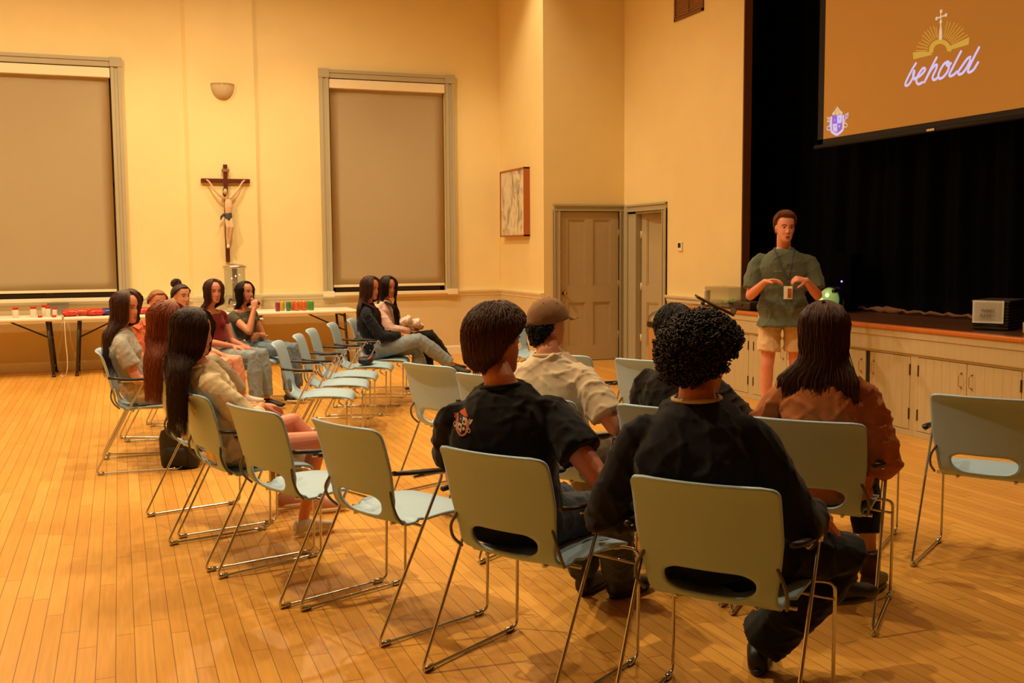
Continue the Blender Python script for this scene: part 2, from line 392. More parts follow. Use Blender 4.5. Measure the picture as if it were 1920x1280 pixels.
# windows: casing, sash, glass; the blind is a thing of its own
def window(n, a, b_, label):
    w_ = struct(empty('window_%d' % n, ((a+b_)/2, XB, ZS)))
    cx = (a+b_)/2; hw = (b_-a)/2; cw = .135
    bm = B()
    for s in (-1, 1):
        x0, x1 = sorted((s*hw, s*(hw+cw))); box(bm, (x0, -.05, 0), (x1, .004, ZH-ZS), .008)
        x0, x1 = sorted((s*(hw+.005), s*(hw+.045))); box(bm, (x0, -.062, 0), (x1, -.045, ZH-ZS), .004)
        x0, x1 = sorted((s*(hw+.09), s*(hw+cw))); box(bm, (x0, -.068, 0), (x1, -.045, ZH-ZS), .004)
        box(bm, (s*(hw+cw/2)-cw/2-.006, -.075, ZH-ZS), (s*(hw+cw/2)+cw/2+.006, .0, ZH-ZS+.125), .008)
    box(bm, (-hw, -.05, ZH-ZS), (hw, .004, ZH-ZS+.115), .008)
    box(bm, (-hw, -.064, ZH-ZS+.07), (hw, -.045, ZH-ZS+.115), .004)
    link('casing', bm, M['trim'], w_, smooth=False)
    bm = B()
    for s in (-1, 1): box(bm, (s*(hw+cw/2)-cw/2-.012, -.085, -.045), (s*(hw+cw/2)+cw/2+.012, -.03, .035), .006)
    box(bm, (-hw-cw, -.082, -.03), (hw+cw, .2, .012), .006)
    link('sill', bm, M['white_trim'], w_, smooth=False)
    bm = B()
    for s in (-1, 1):
        x0, x1 = sorted((s*hw, s*(hw-.07))); box(bm, (x0, .12, .01), (x1, .16, ZH-ZS), .004)
    box(bm, (-hw, .12, .01), (hw, .16, .07), .004); box(bm, (-hw, .12, 1.45), (hw, .16, 1.52), .004); box(bm, (-.05, .115, .01), (.05, .165, ZH-ZS), .004)
    link('sash', bm, M['sash'], w_, smooth=False)
    bm = B(); box(bm, (-hw+.02, .138, .02), (hw-.02, .144, ZH-ZS-.01)); link('glass', bm, M['glass'], w_, smooth=False)
    t = empty('roller_blind', (cx, XB+.035, ZS)); tag(t, label, 'blind', 'roller blinds in the tall windows')
    bm = B(); box(bm, (-hw+.006, -.075, ZH-ZS-.135), (hw-.006, .04, ZH-ZS-.012), .006); link('cassette', bm, M['cassette'], t, smooth=False)
    bm = B(); g = 24
    zb = .115
    rows = []
    for k in range(g+1):
        z = zb + (ZH-ZS-.13-zb)*k/g
        rows.append([V((-hw+.022+(2*hw-.044)*i/12, .0+.004*math.sin(i*1.1+k*.3), z)) for i in range(13)])
    vs = [[bm.verts.new(p) for p in r] for r in rows]
    for r1, r2 in zip(vs, vs[1:]):
        for i in range(12): bm.faces.new((r1[i], r1[i+1], r2[i+1], r2[i]))
    bmesh.ops.solidify(bm, geom=bm.faces[:], thickness=.002)
    link('blind_cloth', bm, M['blind'], t)
    bm = B(); box(bm, (-hw+.022, -.014, zb-.03), (hw-.022, .014, zb+.004), .006); link('bottom_bar', bm, M['cassette'], t, smooth=False)
window(1, W1[0], W1[1], 'cream roller blind pulled down in the left window above the snack tables')
window(2, W2[0], W2[1], 'cream roller blind pulled down in the middle window behind the two long-haired women')

# doors
def panel_door(bm, fn, w_, h, panels, t=.04):
    """leaf in local (u,z), stiles and rails proud of recessed panels with a bead; fn(u,z,d)"""
    us = sorted({0, w_} | {p[0] for p in panels} | {p[1] for p in panels}); zs = sorted({0, h} | {p[2] for p in panels} | {p[3] for p in panels})
    def bx(a, b_, c, d, d0, d1):
        q = [fn(u, z, dd) for dd in (d0, d1) for u in (a, b_) for z in (c, d)]
        vs = [bm.verts.new(p) for p in q]
        fs = [bm.faces.new([vs[i] for i in ix]) for ix in ((0, 1, 3, 2), (4, 6, 7, 5), (0, 2, 6, 4), (1, 5, 7, 3), (0, 4, 5, 1), (2, 3, 7, 6))]
        bmesh.ops.recalc_face_normals(bm, faces=fs)
    for i in range(len(us)-1):
        for j in range(len(zs)-1):
            uc, zc = (us[i]+us[i+1])/2, (zs[j]+zs[j+1])/2
            if not any(p[0] < uc < p[1] and p[2] < zc < p[3] for p in panels): bx(us[i], us[i+1], zs[j], zs[j+1], 0, t)
    for a, b_, c, d in panels:
        bx(a, b_, c, d, .016, t-.004)
        for i_, q in enumerate(((a+.0004, a+.018, c+.0004, d-.0004), (b_-.018, b_-.0004, c+.0004, d-.0004), (a+.017, b_-.017, c+.0004, c+.018), (a+.017, b_-.017, d-.018, d-.0004))): bx(q[0], q[1], q[2], q[3], .006 if i_ < 2 else .0066, .02)
PN = [(.12, .39, .20, .80), (.50, .77, .20, .80), (.12, .39, 1.02, 1.93), (.50, .77, 1.02, 1.93)]
d1 = struct(empty('door_1', (5.585, YD, 0)))
bm = B(); panel_door(bm, lambda u, z, d: V((u, .012+d, z+.008)), .89, 2.03, PN); link('leaf', bm, M['doorpaint'], d1, smooth=False)
def casing(bm, fn, w_, h, cw=.095, right=True, left=True):
    for a, b_, on in ((-cw, 0, left), (w_, w_+cw, right)):
        if not on: continue
        for (p, q, d) in ((a, b_, -.022), (a, a+.02, -.034), (b_-.02, b_, -.034)):
            q_ = [fn(p, 0, d), fn(q, h+.0, .01)]; box(bm, [min(q_[0][i], q_[1][i]) for i in range(3)], [max(q_[0][i], q_[1][i]) for i in range(3)], .003)
    for (z0, z1, d) in ((h, h+cw, -.022), (h+cw-.025, h+cw, -.04), (h, h+.02, -.032)):
        q_ = [fn(-cw if left else 0, z0, d), fn(w_+(cw if right else 0), z1, .01)]; box(bm, [min(q_[0][i], q_[1][i]) for i in range(3)], [max(q_[0][i], q_[1][i]) for i in range(3)], .003)
bm = B(); casing(bm, lambda u, z, d: V((u, d, z)), .89, 2.045, .09, right=True); link('casing', bm, M['trim'], d1, smooth=False)
bm = B()
lathe(bm, [(.002, 0), (.03, 0), (.03, .006), (.012, .01), (.012, .03), (.026, .042), (.03, .055), (.024, .068), (.004, .072)], seg=18)
bmesh.ops.rotate(bm, verts=bm.verts, cent=(0, 0, 0), matrix=Matrix.Rotation(R(90), 3, 'X')); bmesh.ops.translate(bm, verts=bm.verts, vec=(.07, .012, .935)); tag(link('door_knob', bm, M['brass'], d1), 'round brass door knob')
for z in (.35, 1.05, 1.75):
    bm = B(); tube(bm, [(.889, .004, z-.05), (.889, .004, z+.05)], .008, 8); link('hinge', bm, M['trim'], d1)
# second door, ajar, on the stage wall
d2 = struct(empty('door_2', (XS, 12.00, 0)))
bm = B(); casing(bm, lambda u, z, d: V((d, u, z)), 1.0, 2.03, .095, right=False); box(bm, (-.022, 1.0, 0), (.01, 1.10, 2.125), .003); link('casing', bm, M['trim'], d2, smooth=False)
bm = B(); box(bm, (.0, .78, 0), (.10, 1.0, 2.03), .003); box(bm, (.012, .80, 0), (.03, .90, 2.03), .003); box(bm, (0, 0, 2.0), (.10, 1.0, 2.03), .002); box(bm, (0, 0, 0), (.10, .012, 2.0)); link('jamb', bm, M['trim'], d2, smooth=False)
ca, sa = math.cos(R(14)), math.sin(R(14))
PN2 = [(.10, .34, .20, .80), (.44, .68, .20, .80), (.10, .34, 1.02, 1.93), (.44, .68, 1.02, 1.93)]
bm = B(); panel_door(bm, lambda u, z, d: V((.085+sa*u+ca*d, .765-ca*u+sa*d, z+.01)), .77, 1.99, PN2); link('leaf', bm, M['doorpaint'], d2, smooth=False)
for z in (.32, 1.02, 1.72):
    bm = B(); tube(bm, [(.082, .772, z-.05), (.082, .772, z+.05)], .012, 8); tag(link('hinge', bm, M['white_trim'], d2), 'pale painted hinge')

# ------------------------------------------------------------------ stage
st = struct(empty('stage', (0, 0, 0)))
ZB = .888
bm = B(); box(bm, (XF+.02, -2.9, ZB-.03), (8.9, YE, ZB)); link('stage_floor', bm, M['stagewood'], st, smooth=False)
bm = B(); box(bm, (XF-.02, -2.9, ZB-.032), (XF+.07, YE+.012, ZB+.004), .01); tag(link('nosing', bm, M['nosing'], st), 'orange varnished front edge')
bm = B(); box(bm, (XF, -2.9, .675), (XF+.06, YE, ZB-.032), .006); box(bm, (XF-.008, -2.9, .80), (XF+.01, YE, ZB-.032), .004); link('fascia', bm, M['stagepaint'], st, smooth=False)
bm = B(); box(bm, (XF+.04, -2.9, 0), (XF+.09, YE, .69)); box(bm, (XF+.018, -2.9, 0), (XF+.05, YE, .05), .004); box(bm, (XF+.04, YE-.04, 0), (8.8, YE, ZB-.031)); box(bm, (XF+.018, -2.9, .655), (XF+.05, YE, .68)); link('base', bm, M['stagepaint'], st, smooth=False)
SY = [5.65, 6.78, 7.91, 9.13, 10.2]
for k in range(-6, 5):
    yc = 5.65+1.13*k if k < 3 else SY[k]
    bm = B(); box(bm, (XF+.02, yc-.045, .05), (XF+.045, yc+.045, .655), .003); link('stile', bm, M['stagepaint'], st, smooth=False)
    if k < 4:
        y2 = (5.65+1.13*(k+1)) if k+1 < 3 else SY[k+1]
        ym = (yc+y2)/2; gap = .03 if k == 1 else .003
        for (a, b_, hs) in ((yc+.048, ym-gap, -1), (ym+gap, y2-.048, 1)):
            bm = B(); box(bm, (XF+.018, a, .055), (XF+.038, b_, .650), .003)
            n = 6
            for q in range(1, n):
                yq = a+(b_-a)*q/n; tube(bm, [(XF+.018, yq, .06), (XF+.018, yq, .645)], .0012, 6)
            dr = link('cabinet_door', bm, [M['stagepaint'], M['rust']], st, smooth=False)
            yh = a if hs < 0 else b_
            for z in (.14, .50):
                bm = B(); box(bm, (XF+.012, yh-.006, z), (XF+.02, yh+.006, z+.09), .002); tag(link('hinge', bm, M['rust'], dr, smooth=False), 'dark rusted hinge')
            if k in (0, 1, 2):
                yh2 = b_-.05 if hs < 0 else a+.05
                bm = B(); tube(bm, rounded([(XF+.018, yh2, .47), (XF-.012, yh2, .475), (XF-.012, yh2, .565), (XF+.018, yh2, .57)], .012, 4), .0032, 6)
                for z in (.462, .578): ellipsoid(bm, (XF+.014, yh2, z), (.005, .008, .008), seg=8, rows=5)
                tag(link('handle', bm, M['brass'], dr), 'small brass pull handle')
# black strip set behind the door ajar, standing in for the shade inside
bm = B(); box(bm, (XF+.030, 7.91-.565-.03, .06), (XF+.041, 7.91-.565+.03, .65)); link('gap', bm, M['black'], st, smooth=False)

# curtain at the back of the apron
bm = B(); ys = np.linspace(1.0, 11.4, 420); rows = []
for z in np.linspace(ZB+.01, 5.9, 26):
    rows.append([V((7.28+.05*math.sin(y*13+.3*math.sin(y*3))+.02*math.sin(y*31+z*.4)+.02*math.sin(z*1.3+y), y, z)) for y in ys])
vs = [[bm.verts.new(p) for p in r] for r in rows]
for r1, r2 in zip(vs, vs[1:]):
    for i in range(len(ys)-1): bm.faces.new((r1[i], r1[i+1], r2[i+1], r2[i]))
bmesh.ops.solidify(bm, geom=bm.faces[:], thickness=.008)
tag(link('stage_curtain', bm, M['curtain']), 'black pleated curtain hanging across the back of the stage', 'curtain')

# ------------------------------------------------------------------ stacking chairs
def shell_bm():
    prof = smooth_path([(0, .335, .405), (0, .325, .432), (0, .295, .452), (0, .22, .460), (0, .10, .452), (0, -.03, .442), (0, -.10, .446), (0, -.145, .475), (0, -.168, .54), (0, -.185, .62), (0, -.203, .70), (0, -.222, .77), (0, -.238, .815), (0, -.258, .842), (0, -.278, .852)], 5)
    n = len(prof); L = [0]
    for a, b_ in zip(prof, prof[1:]): L.append(L[-1]+(b_-a).length)
    T = L[-1]; NC = 40
    # arc-length targets refined round the slot
    S = [T*i/78 for i in range(79)]
    def at(s):
        for i in range(n-1):
            if L[i+1] >= s: 
                t = (s-L[i])/(L[i+1]-L[i]); return prof[i].lerp(prof[i+1], t)
        return prof[-1].copy()
    zlist = [at(s) for s in S]
    s_slot0 = min(S, key=lambda s: abs(at(s).z-.472)+(9 if at(s).y > -.1 else 0)); s_slot1 = min(S, key=lambda s: abs(at(s).z-.562)+(9 if at(s).y > -.1 else 0))
    sc_, sh = (s_slot0+s_slot1)/2, (s_slot1-s_slot0)/2
    hx = .152
    bm = B(); grid = []
    for j, s in enumerate(S):
        p = zlist[j]; f = s/T
        z = p.z
        if p.y > .0: hw = .222+.008*math.sin(f*6)
        else:
            hw = .205+.030*min(1, max(0, (z-.45)/.22))
        d0, d1 = s, T-s
        rc0, rc1 = .06, .05
        if d0 < rc0: hw -= rc0-math.sqrt(max(0, rc0**2-(rc0-d0)**2))
        if d1 < rc1: hw -= rc1-math.sqrt(max(0, rc1**2-(rc1-d1)**2))
        row = []
        for i in range(NC+1):
            x = -1+2*i/NC
            bx = x*hw; q = p.copy(); q.x = bx
            if p.y < -.02: q.y += .026*x*x*min(1, (z-.44)/.1)       # wings come forward
            else:
                f_ = min(1, max(0, (p.y-.06)/.22)); f_ = f_*f_*(3-2*f_); q.z += .012*x**4*(1-f_)-.006*x*x*f_
            if p.y < -.08 and z < .56: q.z += .02*x*x*(1-abs(z-.48)/.09 if abs(z-.48) < .09 else 0)
            a, b_ = bx/hx, (s-sc_)/sh
            rr = (abs(a)**5+abs(b_)**2.6)
            row.append([q, rr, a, b_])
        grid.append(row)
    vs = [[bm.verts.new(c[0]) for c in r] for r in grid]
    for j in range(len(S)-1):
        for i in range(NC):
            cs = [grid[j][i], grid[j][i+1], grid[j+1][i+1], grid[j+1][i]]
            if sum(c[1] for c in cs)/4 < 1.0: continue
            bm.faces.new((vs[j][i], vs[j][i+1], vs[j+1][i+1], vs[j+1][i]))
    for v in [v for v in bm.verts if not v.link_faces]: bm.verts.remove(v)
    bmesh.ops.recalc_face_normals(bm, faces=bm.faces)
    # relax the slot outline
    slot = [v for v in bm.verts if v.is_boundary and abs(v.co.x) < .17 and v.co.y < -.05 and .44 < v.co.z < .6]
    for _ in range(5):
        new = {}
        for v in slot:
            nb = [e.other_vert(v) for e in v.link_edges if e.is_boundary]
            if len(nb) == 2: new[v] = v.co*.4+(nb[0].co+nb[1].co)*.3
        for v, c in new.items(): v.co = c
    bmesh.ops.solidify(bm, geom=bm.faces[:], thickness=.011)
    return bm
def side_frame(s):
    bm = B(); x = .285*s
    pts = rounded([(x, -.10, .648), (x, .052, .648), (x, -.290, .012), (x*1.0, .285, .012), (x*1.0, .292, .425), (x*.80, .262, .436), (x*.62, .18, .432)], .035, 5)
    tube(bm, pts, .0065, 8)
    for y in (-.255, .235): tube(bm, [(x, y-.022, .012), (x, y+.022, .012)], .0115, 8)
    return bm
def make_chair():
    t = empty('stacking_chair')
    link('seat_shell', shell_bm(), M['shell'], t)
    for s in (-1, 1):
        fr_ = link('side_frame', side_frame(s), M['chrome'], t)
        bm = B(); x = .285*s
        pts = [(x*.93, -.185, .672), (x*.985, -.12, .668), (x, -.03, .662), (x, .05, .655)]
        rings = []
        for (px, py, pz), wd in zip(pts, (.011, .015, .017, .013)):
            rings.append([V((px+wd*math.cos(a)*1.15, py, pz+.010*math.sin(a))) for a in [2*math.pi*i/12 for i in range(12)]])
        loft(bm, rings); link('armrest', bm, M['armpad'], t)
        bm = B(); tube(bm, [(x, .030, .652), (x, .066, .646), (x, .070, .630)], [.0125, .0115, .008], 10, round_ends=True); tag(link('arm_cap', bm, M['chrome'], t), 'chrome cap at the arm tip')
        bm = B(); tube(bm, smooth_path([(.215*s, -.165, .585), (.238*s, -.172, .54), (.243*s, -.155, .49), (.232*s, -.12, .452)], 4), [.006]*13, 8, round_ends=True); link('bracket', bm, M['bracket'], t)
    bm = B(); tube(bm, rounded([(-.285, .288, .372), (-.15, .22, .400), (.15, .22, .400), (.285, .288, .372)], .05, 4), .0055, 8)
    tube(bm, [(-.24, -.03, .43), (.24, -.03, .43)], .008, 8); tube(bm, [(-.13, -.1, .432), (-.13, .24, .432)], .008, 8); tube(bm, [(.13, -.1, .432), (.13, .24, .432)], .008, 8)
    link('under_brace', bm, M['chrome'], t)
    return t
CHAIRS = {  # x, y, facing angle, label
 'B': (.44, 6.19, 15, 'pale aqua chair under the auburn haired woman, left of the dark haired woman in cream'),
 'C': (.535, 5.515, 15, 'pale aqua stacking chair holding the dark haired woman in the cream floral top'),
 'E1': (.75, 4.875, 22, 'empty pale aqua chair directly right of the dark haired woman in cream'),
 'E2': (1.045, 4.285, 23, 'empty pale aqua chair directly left of the man with the crest on his black shirt'),
 'B1': (1.38, 3.52, 32, 'pale aqua chair under the man in the black shirt with a crest on the back'),
 'N': (1.80, 2.87, 40, 'large pale aqua chair in front, under the curly haired man in the navy sweatshirt'),
 'A': (2.76, 3.70, 43, 'pale aqua chair under the woman in the rust brown jacket'),
 'R': (3.93, 3.90, 34, 'empty pale aqua chair at the right edge of the photo, cut by the frame'),
 'P': (1.955, 6.26, 26, 'empty pale aqua chair standing left behind the head of the man in the crest shirt'),
 'W': (2.10, 5.63, 30, 'empty pale aqua chair almost hidden behind the head of the man in the crest shirt'),
 'Q': (2.0, 4.725, 35, 'pale aqua chair under the man in the tan baseball cap'),
 'T': (2.42, 4.22, 38, 'pale aqua chair under the person in the dark hooded top, half hidden by the curly head'),
 'U': (2.93, 6.5, 30, 'empty pale aqua chair just right of the baseball cap, before the closed door'),
 'V': (3.27, 5.97, 33, 'empty pale aqua chair left of the curly head, before the steel lidded bin'),
 'X': (3.51, 4.57, 38, 'pale aqua front row chair hidden behind the woman in the rust jacket'),
 'L1': (.095, 8.01, -3, 'pale aqua chair under the woman in the grey tee at the far left'),
 'O': (.18, 8.68, -15, 'pale aqua chair under the woman in the orange blouse'),
 'Bl': (.33, 9.35, -26, 'pale aqua chair under the fair haired woman hidden behind other heads'),
 'Bu': (.56, 9.97, -30, 'pale aqua chair under the woman with the high hair bun'),
 'M': (.86, 10.54, -30, 'pale aqua chair under the woman in the maroon cropped top'),
 'Ol': (1.24, 11.03, -30, 'pale aqua chair under the woman drinking in the olive top'),
 'G1': (1.34, 8.04, -15, 'empty pale aqua chair nearest the camera in the row of four seen in profile'),
 'G2': (1.59, 8.64, -15, 'empty pale aqua chair second from the camera in the row of four seen in profile'),
 'G3': (1.79, 9.20, -17, 'empty pale aqua chair third from the camera in the row of four seen in profile'),
 'G4': (2.10, 9.87, -18, 'pale aqua chair in profile with a black pouch on its seat'),
 'H1': (2.40, 10.40, -18, 'pale aqua chair under the woman in the navy sweater with crossed legs'),
 'H2': (2.72, 11.15, -18, 'pale aqua chair under the woman in the pale pink jacket'),
 'Z': (3.93, 10.30, -70, 'empty pale aqua chair glimpsed between the crest man and the capped man'),
}
proto = make_chair(); first = True
for k, (x, y, th, lab) in CHAIRS.items():
    c = proto if first else copy_tree(proto); first = False
    c.location = (x, y, 0); c.rotation_euler = (0, 0, R(th-90))
    tag(c, lab, 'chair', 'pale aqua stacking chairs')
def wpos(k, lx, ly, lz):
    x, y, th, _ = CHAIRS[k]; a = R(th)
    return V((x+lx*math.sin(a)+ly*math.cos(a), y-lx*math.cos(a)+ly*math.sin(a), lz))

# ------------------------------------------------------------------ people
def skin_mat(name, rgb): return mat(name, rgb, .5, var=.06, scale=25, spec=.35)
SKIN = {'fair': skin_mat('fair skin', (222, 156, 122)), 'tan': skin_mat('tan skin', (204, 136, 100)), 'rosy': skin_mat('rosy skin', (218, 142, 112))}
_hm = {}
def hair_mat(rgb):
    if rgb not in _hm: _hm[rgb] = mat('hair %d %d %d' % rgb, rgb, .5, var=.5, scale=60, stretch=(9, 9, .5), spec=.35, bump=.25)
    return _hm[rgb]
_cm = {}
def cloth(rgb, rough=.85, var=.10, scale=14):
    k = (rgb, rough, var, scale)
    if k not in _cm: _cm[k] = mat('cloth %d %d %d' % rgb, rgb, rough, var=var, scale=scale, bump=.30, sheen=.12, spec=.2)
    return _cm[k]
def ik(a, c, l1, l2, pole):
    a, c, pole = V(a), V(c), V(pole)
    d = c-a; D = min(d.length, (l1+l2)*.995); u = d.normalized()
    x = (l1*l1-l2*l2+D*D)/(2*D); h = math.sqrt(max(1e-6, l1*l1-x*x))
    p = pole-a; p = p-u*p.dot(u); p = p.normalized() if p.length > 1e-6 else u.orthogonal()
    return a+u*x+p*h
def rot_xyz(yaw, pitch, roll):
    """head: yaw + = to own left, pitch + = down, roll + = to own right"""
    return Matrix.Rotation(R(yaw), 3, 'Z') @ Matrix.Rotation(R(-pitch), 3, 'X') @ Matrix.Rotation(R(roll), 3, 'Y')
def ring(c, ux, uy, a, b_, n=22, p=2.3):
    out = []
    for i in range(n):
        t = 2*math.pi*i/n; ct, s_ = math.cos(t), math.sin(t)
        out.append(c+ux*(a*math.copysign(abs(ct)**(2/p), ct))+uy*(b_*math.copysign(abs(s_)**(2/p), s_)))
    return out
def hand(bm, wrist, d, n, side, s=1.0, curl=(25, 35, 25), spread=1.0, thumb_curl=20):
    """d: wrist to knuckles, n: out of the palm, side: towards the thumb"""
    wrist = V(wrist); d = V(d).normalized(); n = V(n); n = (n-d*n.dot(d)).normalized(); sd = d.cross(n)
    if side < 0: sd = -sd
    rows = []
    for t, a, b_ in ((-.012, .026, .019), (.0, .027, .019), (.03, .034, .017), (.06, .041, .0155), (.085, .042, .0135), (.094, .038, .010)):
        rows.append(ring(wrist+d*t*s, sd, n, a*s, b_*s, 14, 2.6))
    loft(bm, rows)
    for off, ln, base, extra in ((.030, .072, .084, 0), (.0105, .080, .089, 2), (-.0105, .074, .086, 5), (-.030, .058, .078, 9)):
        p = wrist+d*base*s+sd*off*s; dirn = (d+sd*off*1.8*spread).normalized()
        pts = [p-dirn*.014*s]; acc = 0; pts.append(p.copy())
        for k, fr_ in enumerate((.46, .30, .24)):
            acc += R(curl[k]+extra)
            q = dirn*math.cos(acc)+n*math.sin(acc)
            p = p+q*ln*fr_*s; pts.append(p.copy())
        tube(bm, pts, [.0095*s, .0095*s, .0090*s, .0082*s, .0066*s], 10, round_ends=True)
    p = wrist+d*.022*s+sd*.024*s+n*.004
    dirn = (d*.62+sd*.70+n*.32).normalized(); pts = [p-dirn*.012, p+dirn*.012]
    q = p+dirn*.036*s; pts.append(q); d2_ = (dirn*math.cos(R(thumb_curl))+(d*.7+n*.35).normalized()*math.sin(R(thumb_curl))).normalized()
    q = q+d2_*.030*s; pts.append(q); q = q+d2_*.024*s; pts.append(q)
    tube(bm, pts, [.014*s, .0145*s, .0118*s, .0105*s, .0085*s], 10, round_ends=True)
HEADP = np.array([  # z, half width, front y, back y
    (-.119, .012, .066, .040), (-.113, .026, .080, .026), (-.100, .037, .086, .012), (-.085, .045, .0865, -.006), (-.068, .053, .0855, -.030), (-.045, .060, .0845, -.056),
    (-.020, .0655, .0830, -.078), (.0, .0685, .0815, -.092), (.020, .0705, .0835, -.101), (.045, .0725, .0825, -.106), (.070, .0715, .0760, -.104), (.092, .0640, .0600, -.091), (.108, .0500, .0400, -.072), (.118, .0310, .0170, -.046), (.122, .012, -.004, -.026)])
def head_shape(bm, H, Q, s, fem=False):
    zs = np.concatenate([np.linspace(-.119, -.09, 8)[:-1], np.linspace(-.09, .05, 48)[:-1], np.linspace(.05, .122, 16)])
    rings = []; n = 60
    for z in zs:
        wd, f, bk = (np.interp(z, HEADP[:, 0], HEADP[:, i]) for i in (1, 2, 3))
        if fem and z < -.03: wd *= 1-.08*min(1, (-.03-z)/.05)
        cy, ry = (f+bk)/2, (f-bk)/2; row = []
        for i in range(n):
            t = 2*math.pi*i/n; ct, st = math.cos(t), math.sin(t)
            x = wd*math.copysign(abs(ct)**.92, ct); y = cy+ry*math.copysign(abs(st)**.92, st)
            if st > 0:
                ex = lambda cx, cz, sx, sz: math.exp(-((abs(x)-cx)/sx)**2-((z-cz)/sz)**2)
                g = -.0085*ex(.031, .008, .015, .011) + .0035*ex(.030, .031, .022, .008) + .0045*ex(.043, -.026, .018, .017)
                g += -.0030*ex(.030, -.062, .014, .016) + .004*ex(0, -.101, .016, .010) - .003*ex(0, -.086, .016, .006)
                g += .0050*ex(0, -.0635, .021, .0052) + .0052*ex(0, -.0745, .019, .0055) - .0015*ex(0, -.069, .024, .002)
                hn = np.interp(z, [-.050, -.043, -.037, -.028, -.012, .010, .026, .034], [0, .004, .017, .0225, .0165, .0085, .003, 0])
                g += hn*math.exp(-(x/np.interp(z, [-.04, -.02, .02], [.0125, .0095, .0085]))**2)
                g += .0075*ex(.012, -.036, .006, .007)
                y += g*st**.5
            row.append(H+Q@(V((x, y, z))*s))
        rings.append(row)
    loft(bm, rings)
    for k in (-1, 1):
        for c, r, ry_ in (((.0715, -.012, -.004), (.0075, .019, .031), 18), ((.0755, -.019, .008), (.006, .016, .019), 22), ((.073, -.008, -.026), (.006, .009, .011), 10)):
            ellipsoid(bm, H+Q@(V((c[0]*k, c[1], c[2]))*s), [q*s for q in r], Q@Matrix.Rotation(R(-ry_*k), 3, 'Z'), 16, 10)
def face_parts(root, H, Q, s, brow, lipm=None, open_=0.0, closed=False):
    for k in (-1, 1):
        bm = B(); c = H+Q@(V((.031*k, .0655, .008))*s); r = .0112*s
        rows = []
        for j in range(9):
            th = min(max(math.pi*j/8, .08), math.pi-.08)
            rows.append([c+Q@V((r*math.sin(th)*math.cos(a), r*math.cos(th), r*.82*math.sin(th)*math.sin(a))) for a in [2*math.pi*i/14 for i in range(14)]])
        loft(bm, rows)
        for f in bm.faces:
            if (Q.inverted()@(f.calc_center_median()-c)).y > r*.62: f.material_index = 1
        bmesh.ops.recalc_face_normals(bm, faces=bm.faces)
        link('eye', bm, [M['eye'], M['iris']], root)
        bm = B(); tube(bm, [H+Q@(V((x*k, y, z))*s) for x, y, z in ((.013, .0835, .026), (.026, .0830, .031), (.040, .0755, .031), (.050, .0640, .025))], [.0022*s, .0030*s, .0026*s, .0014*s], 6, round_ends=True)
        link('eyebrow', bm, brow, root)
    bm = B(); dz = -.007*open_
    tube(bm, [H+Q@(V(p)*s) for p in ((-.023, .0795, -.0675), (-.011, .0880, -.0645), (-.003, .0898, -.0640), (0, .0895, -.0652), (.003, .0898, -.0640), (.011, .0880, -.0645), (.023, .0795, -.0675))], [.0012*s, .0030*s, .0034*s, .0032*s, .0034*s, .0030*s, .0012*s], 8, round_ends=True)
    tube(bm, [H+Q@(V(p)*s) for p in ((-.021, .0795, -.0695+dz*.5), (-.010, .0875, -.0745+dz), (0, .0888, -.0752+dz), (.010, .0875, -.0745+dz), (.021, .0795, -.0695+dz*.5))], [.0012*s, .0036*s, .0042*s, .0036*s, .0012*s], 8, round_ends=True)
    link('lips', bm, lipm or M['lips'], root)
    if open_:
        bm = B(); ellipsoid(bm, H+Q@(V((0, .0845, -.0695+dz*.45))*s), (.015*s, .006*s, .0062*s*open_), Q, 14, 8); link('mouth', bm, M['mouth'], root)

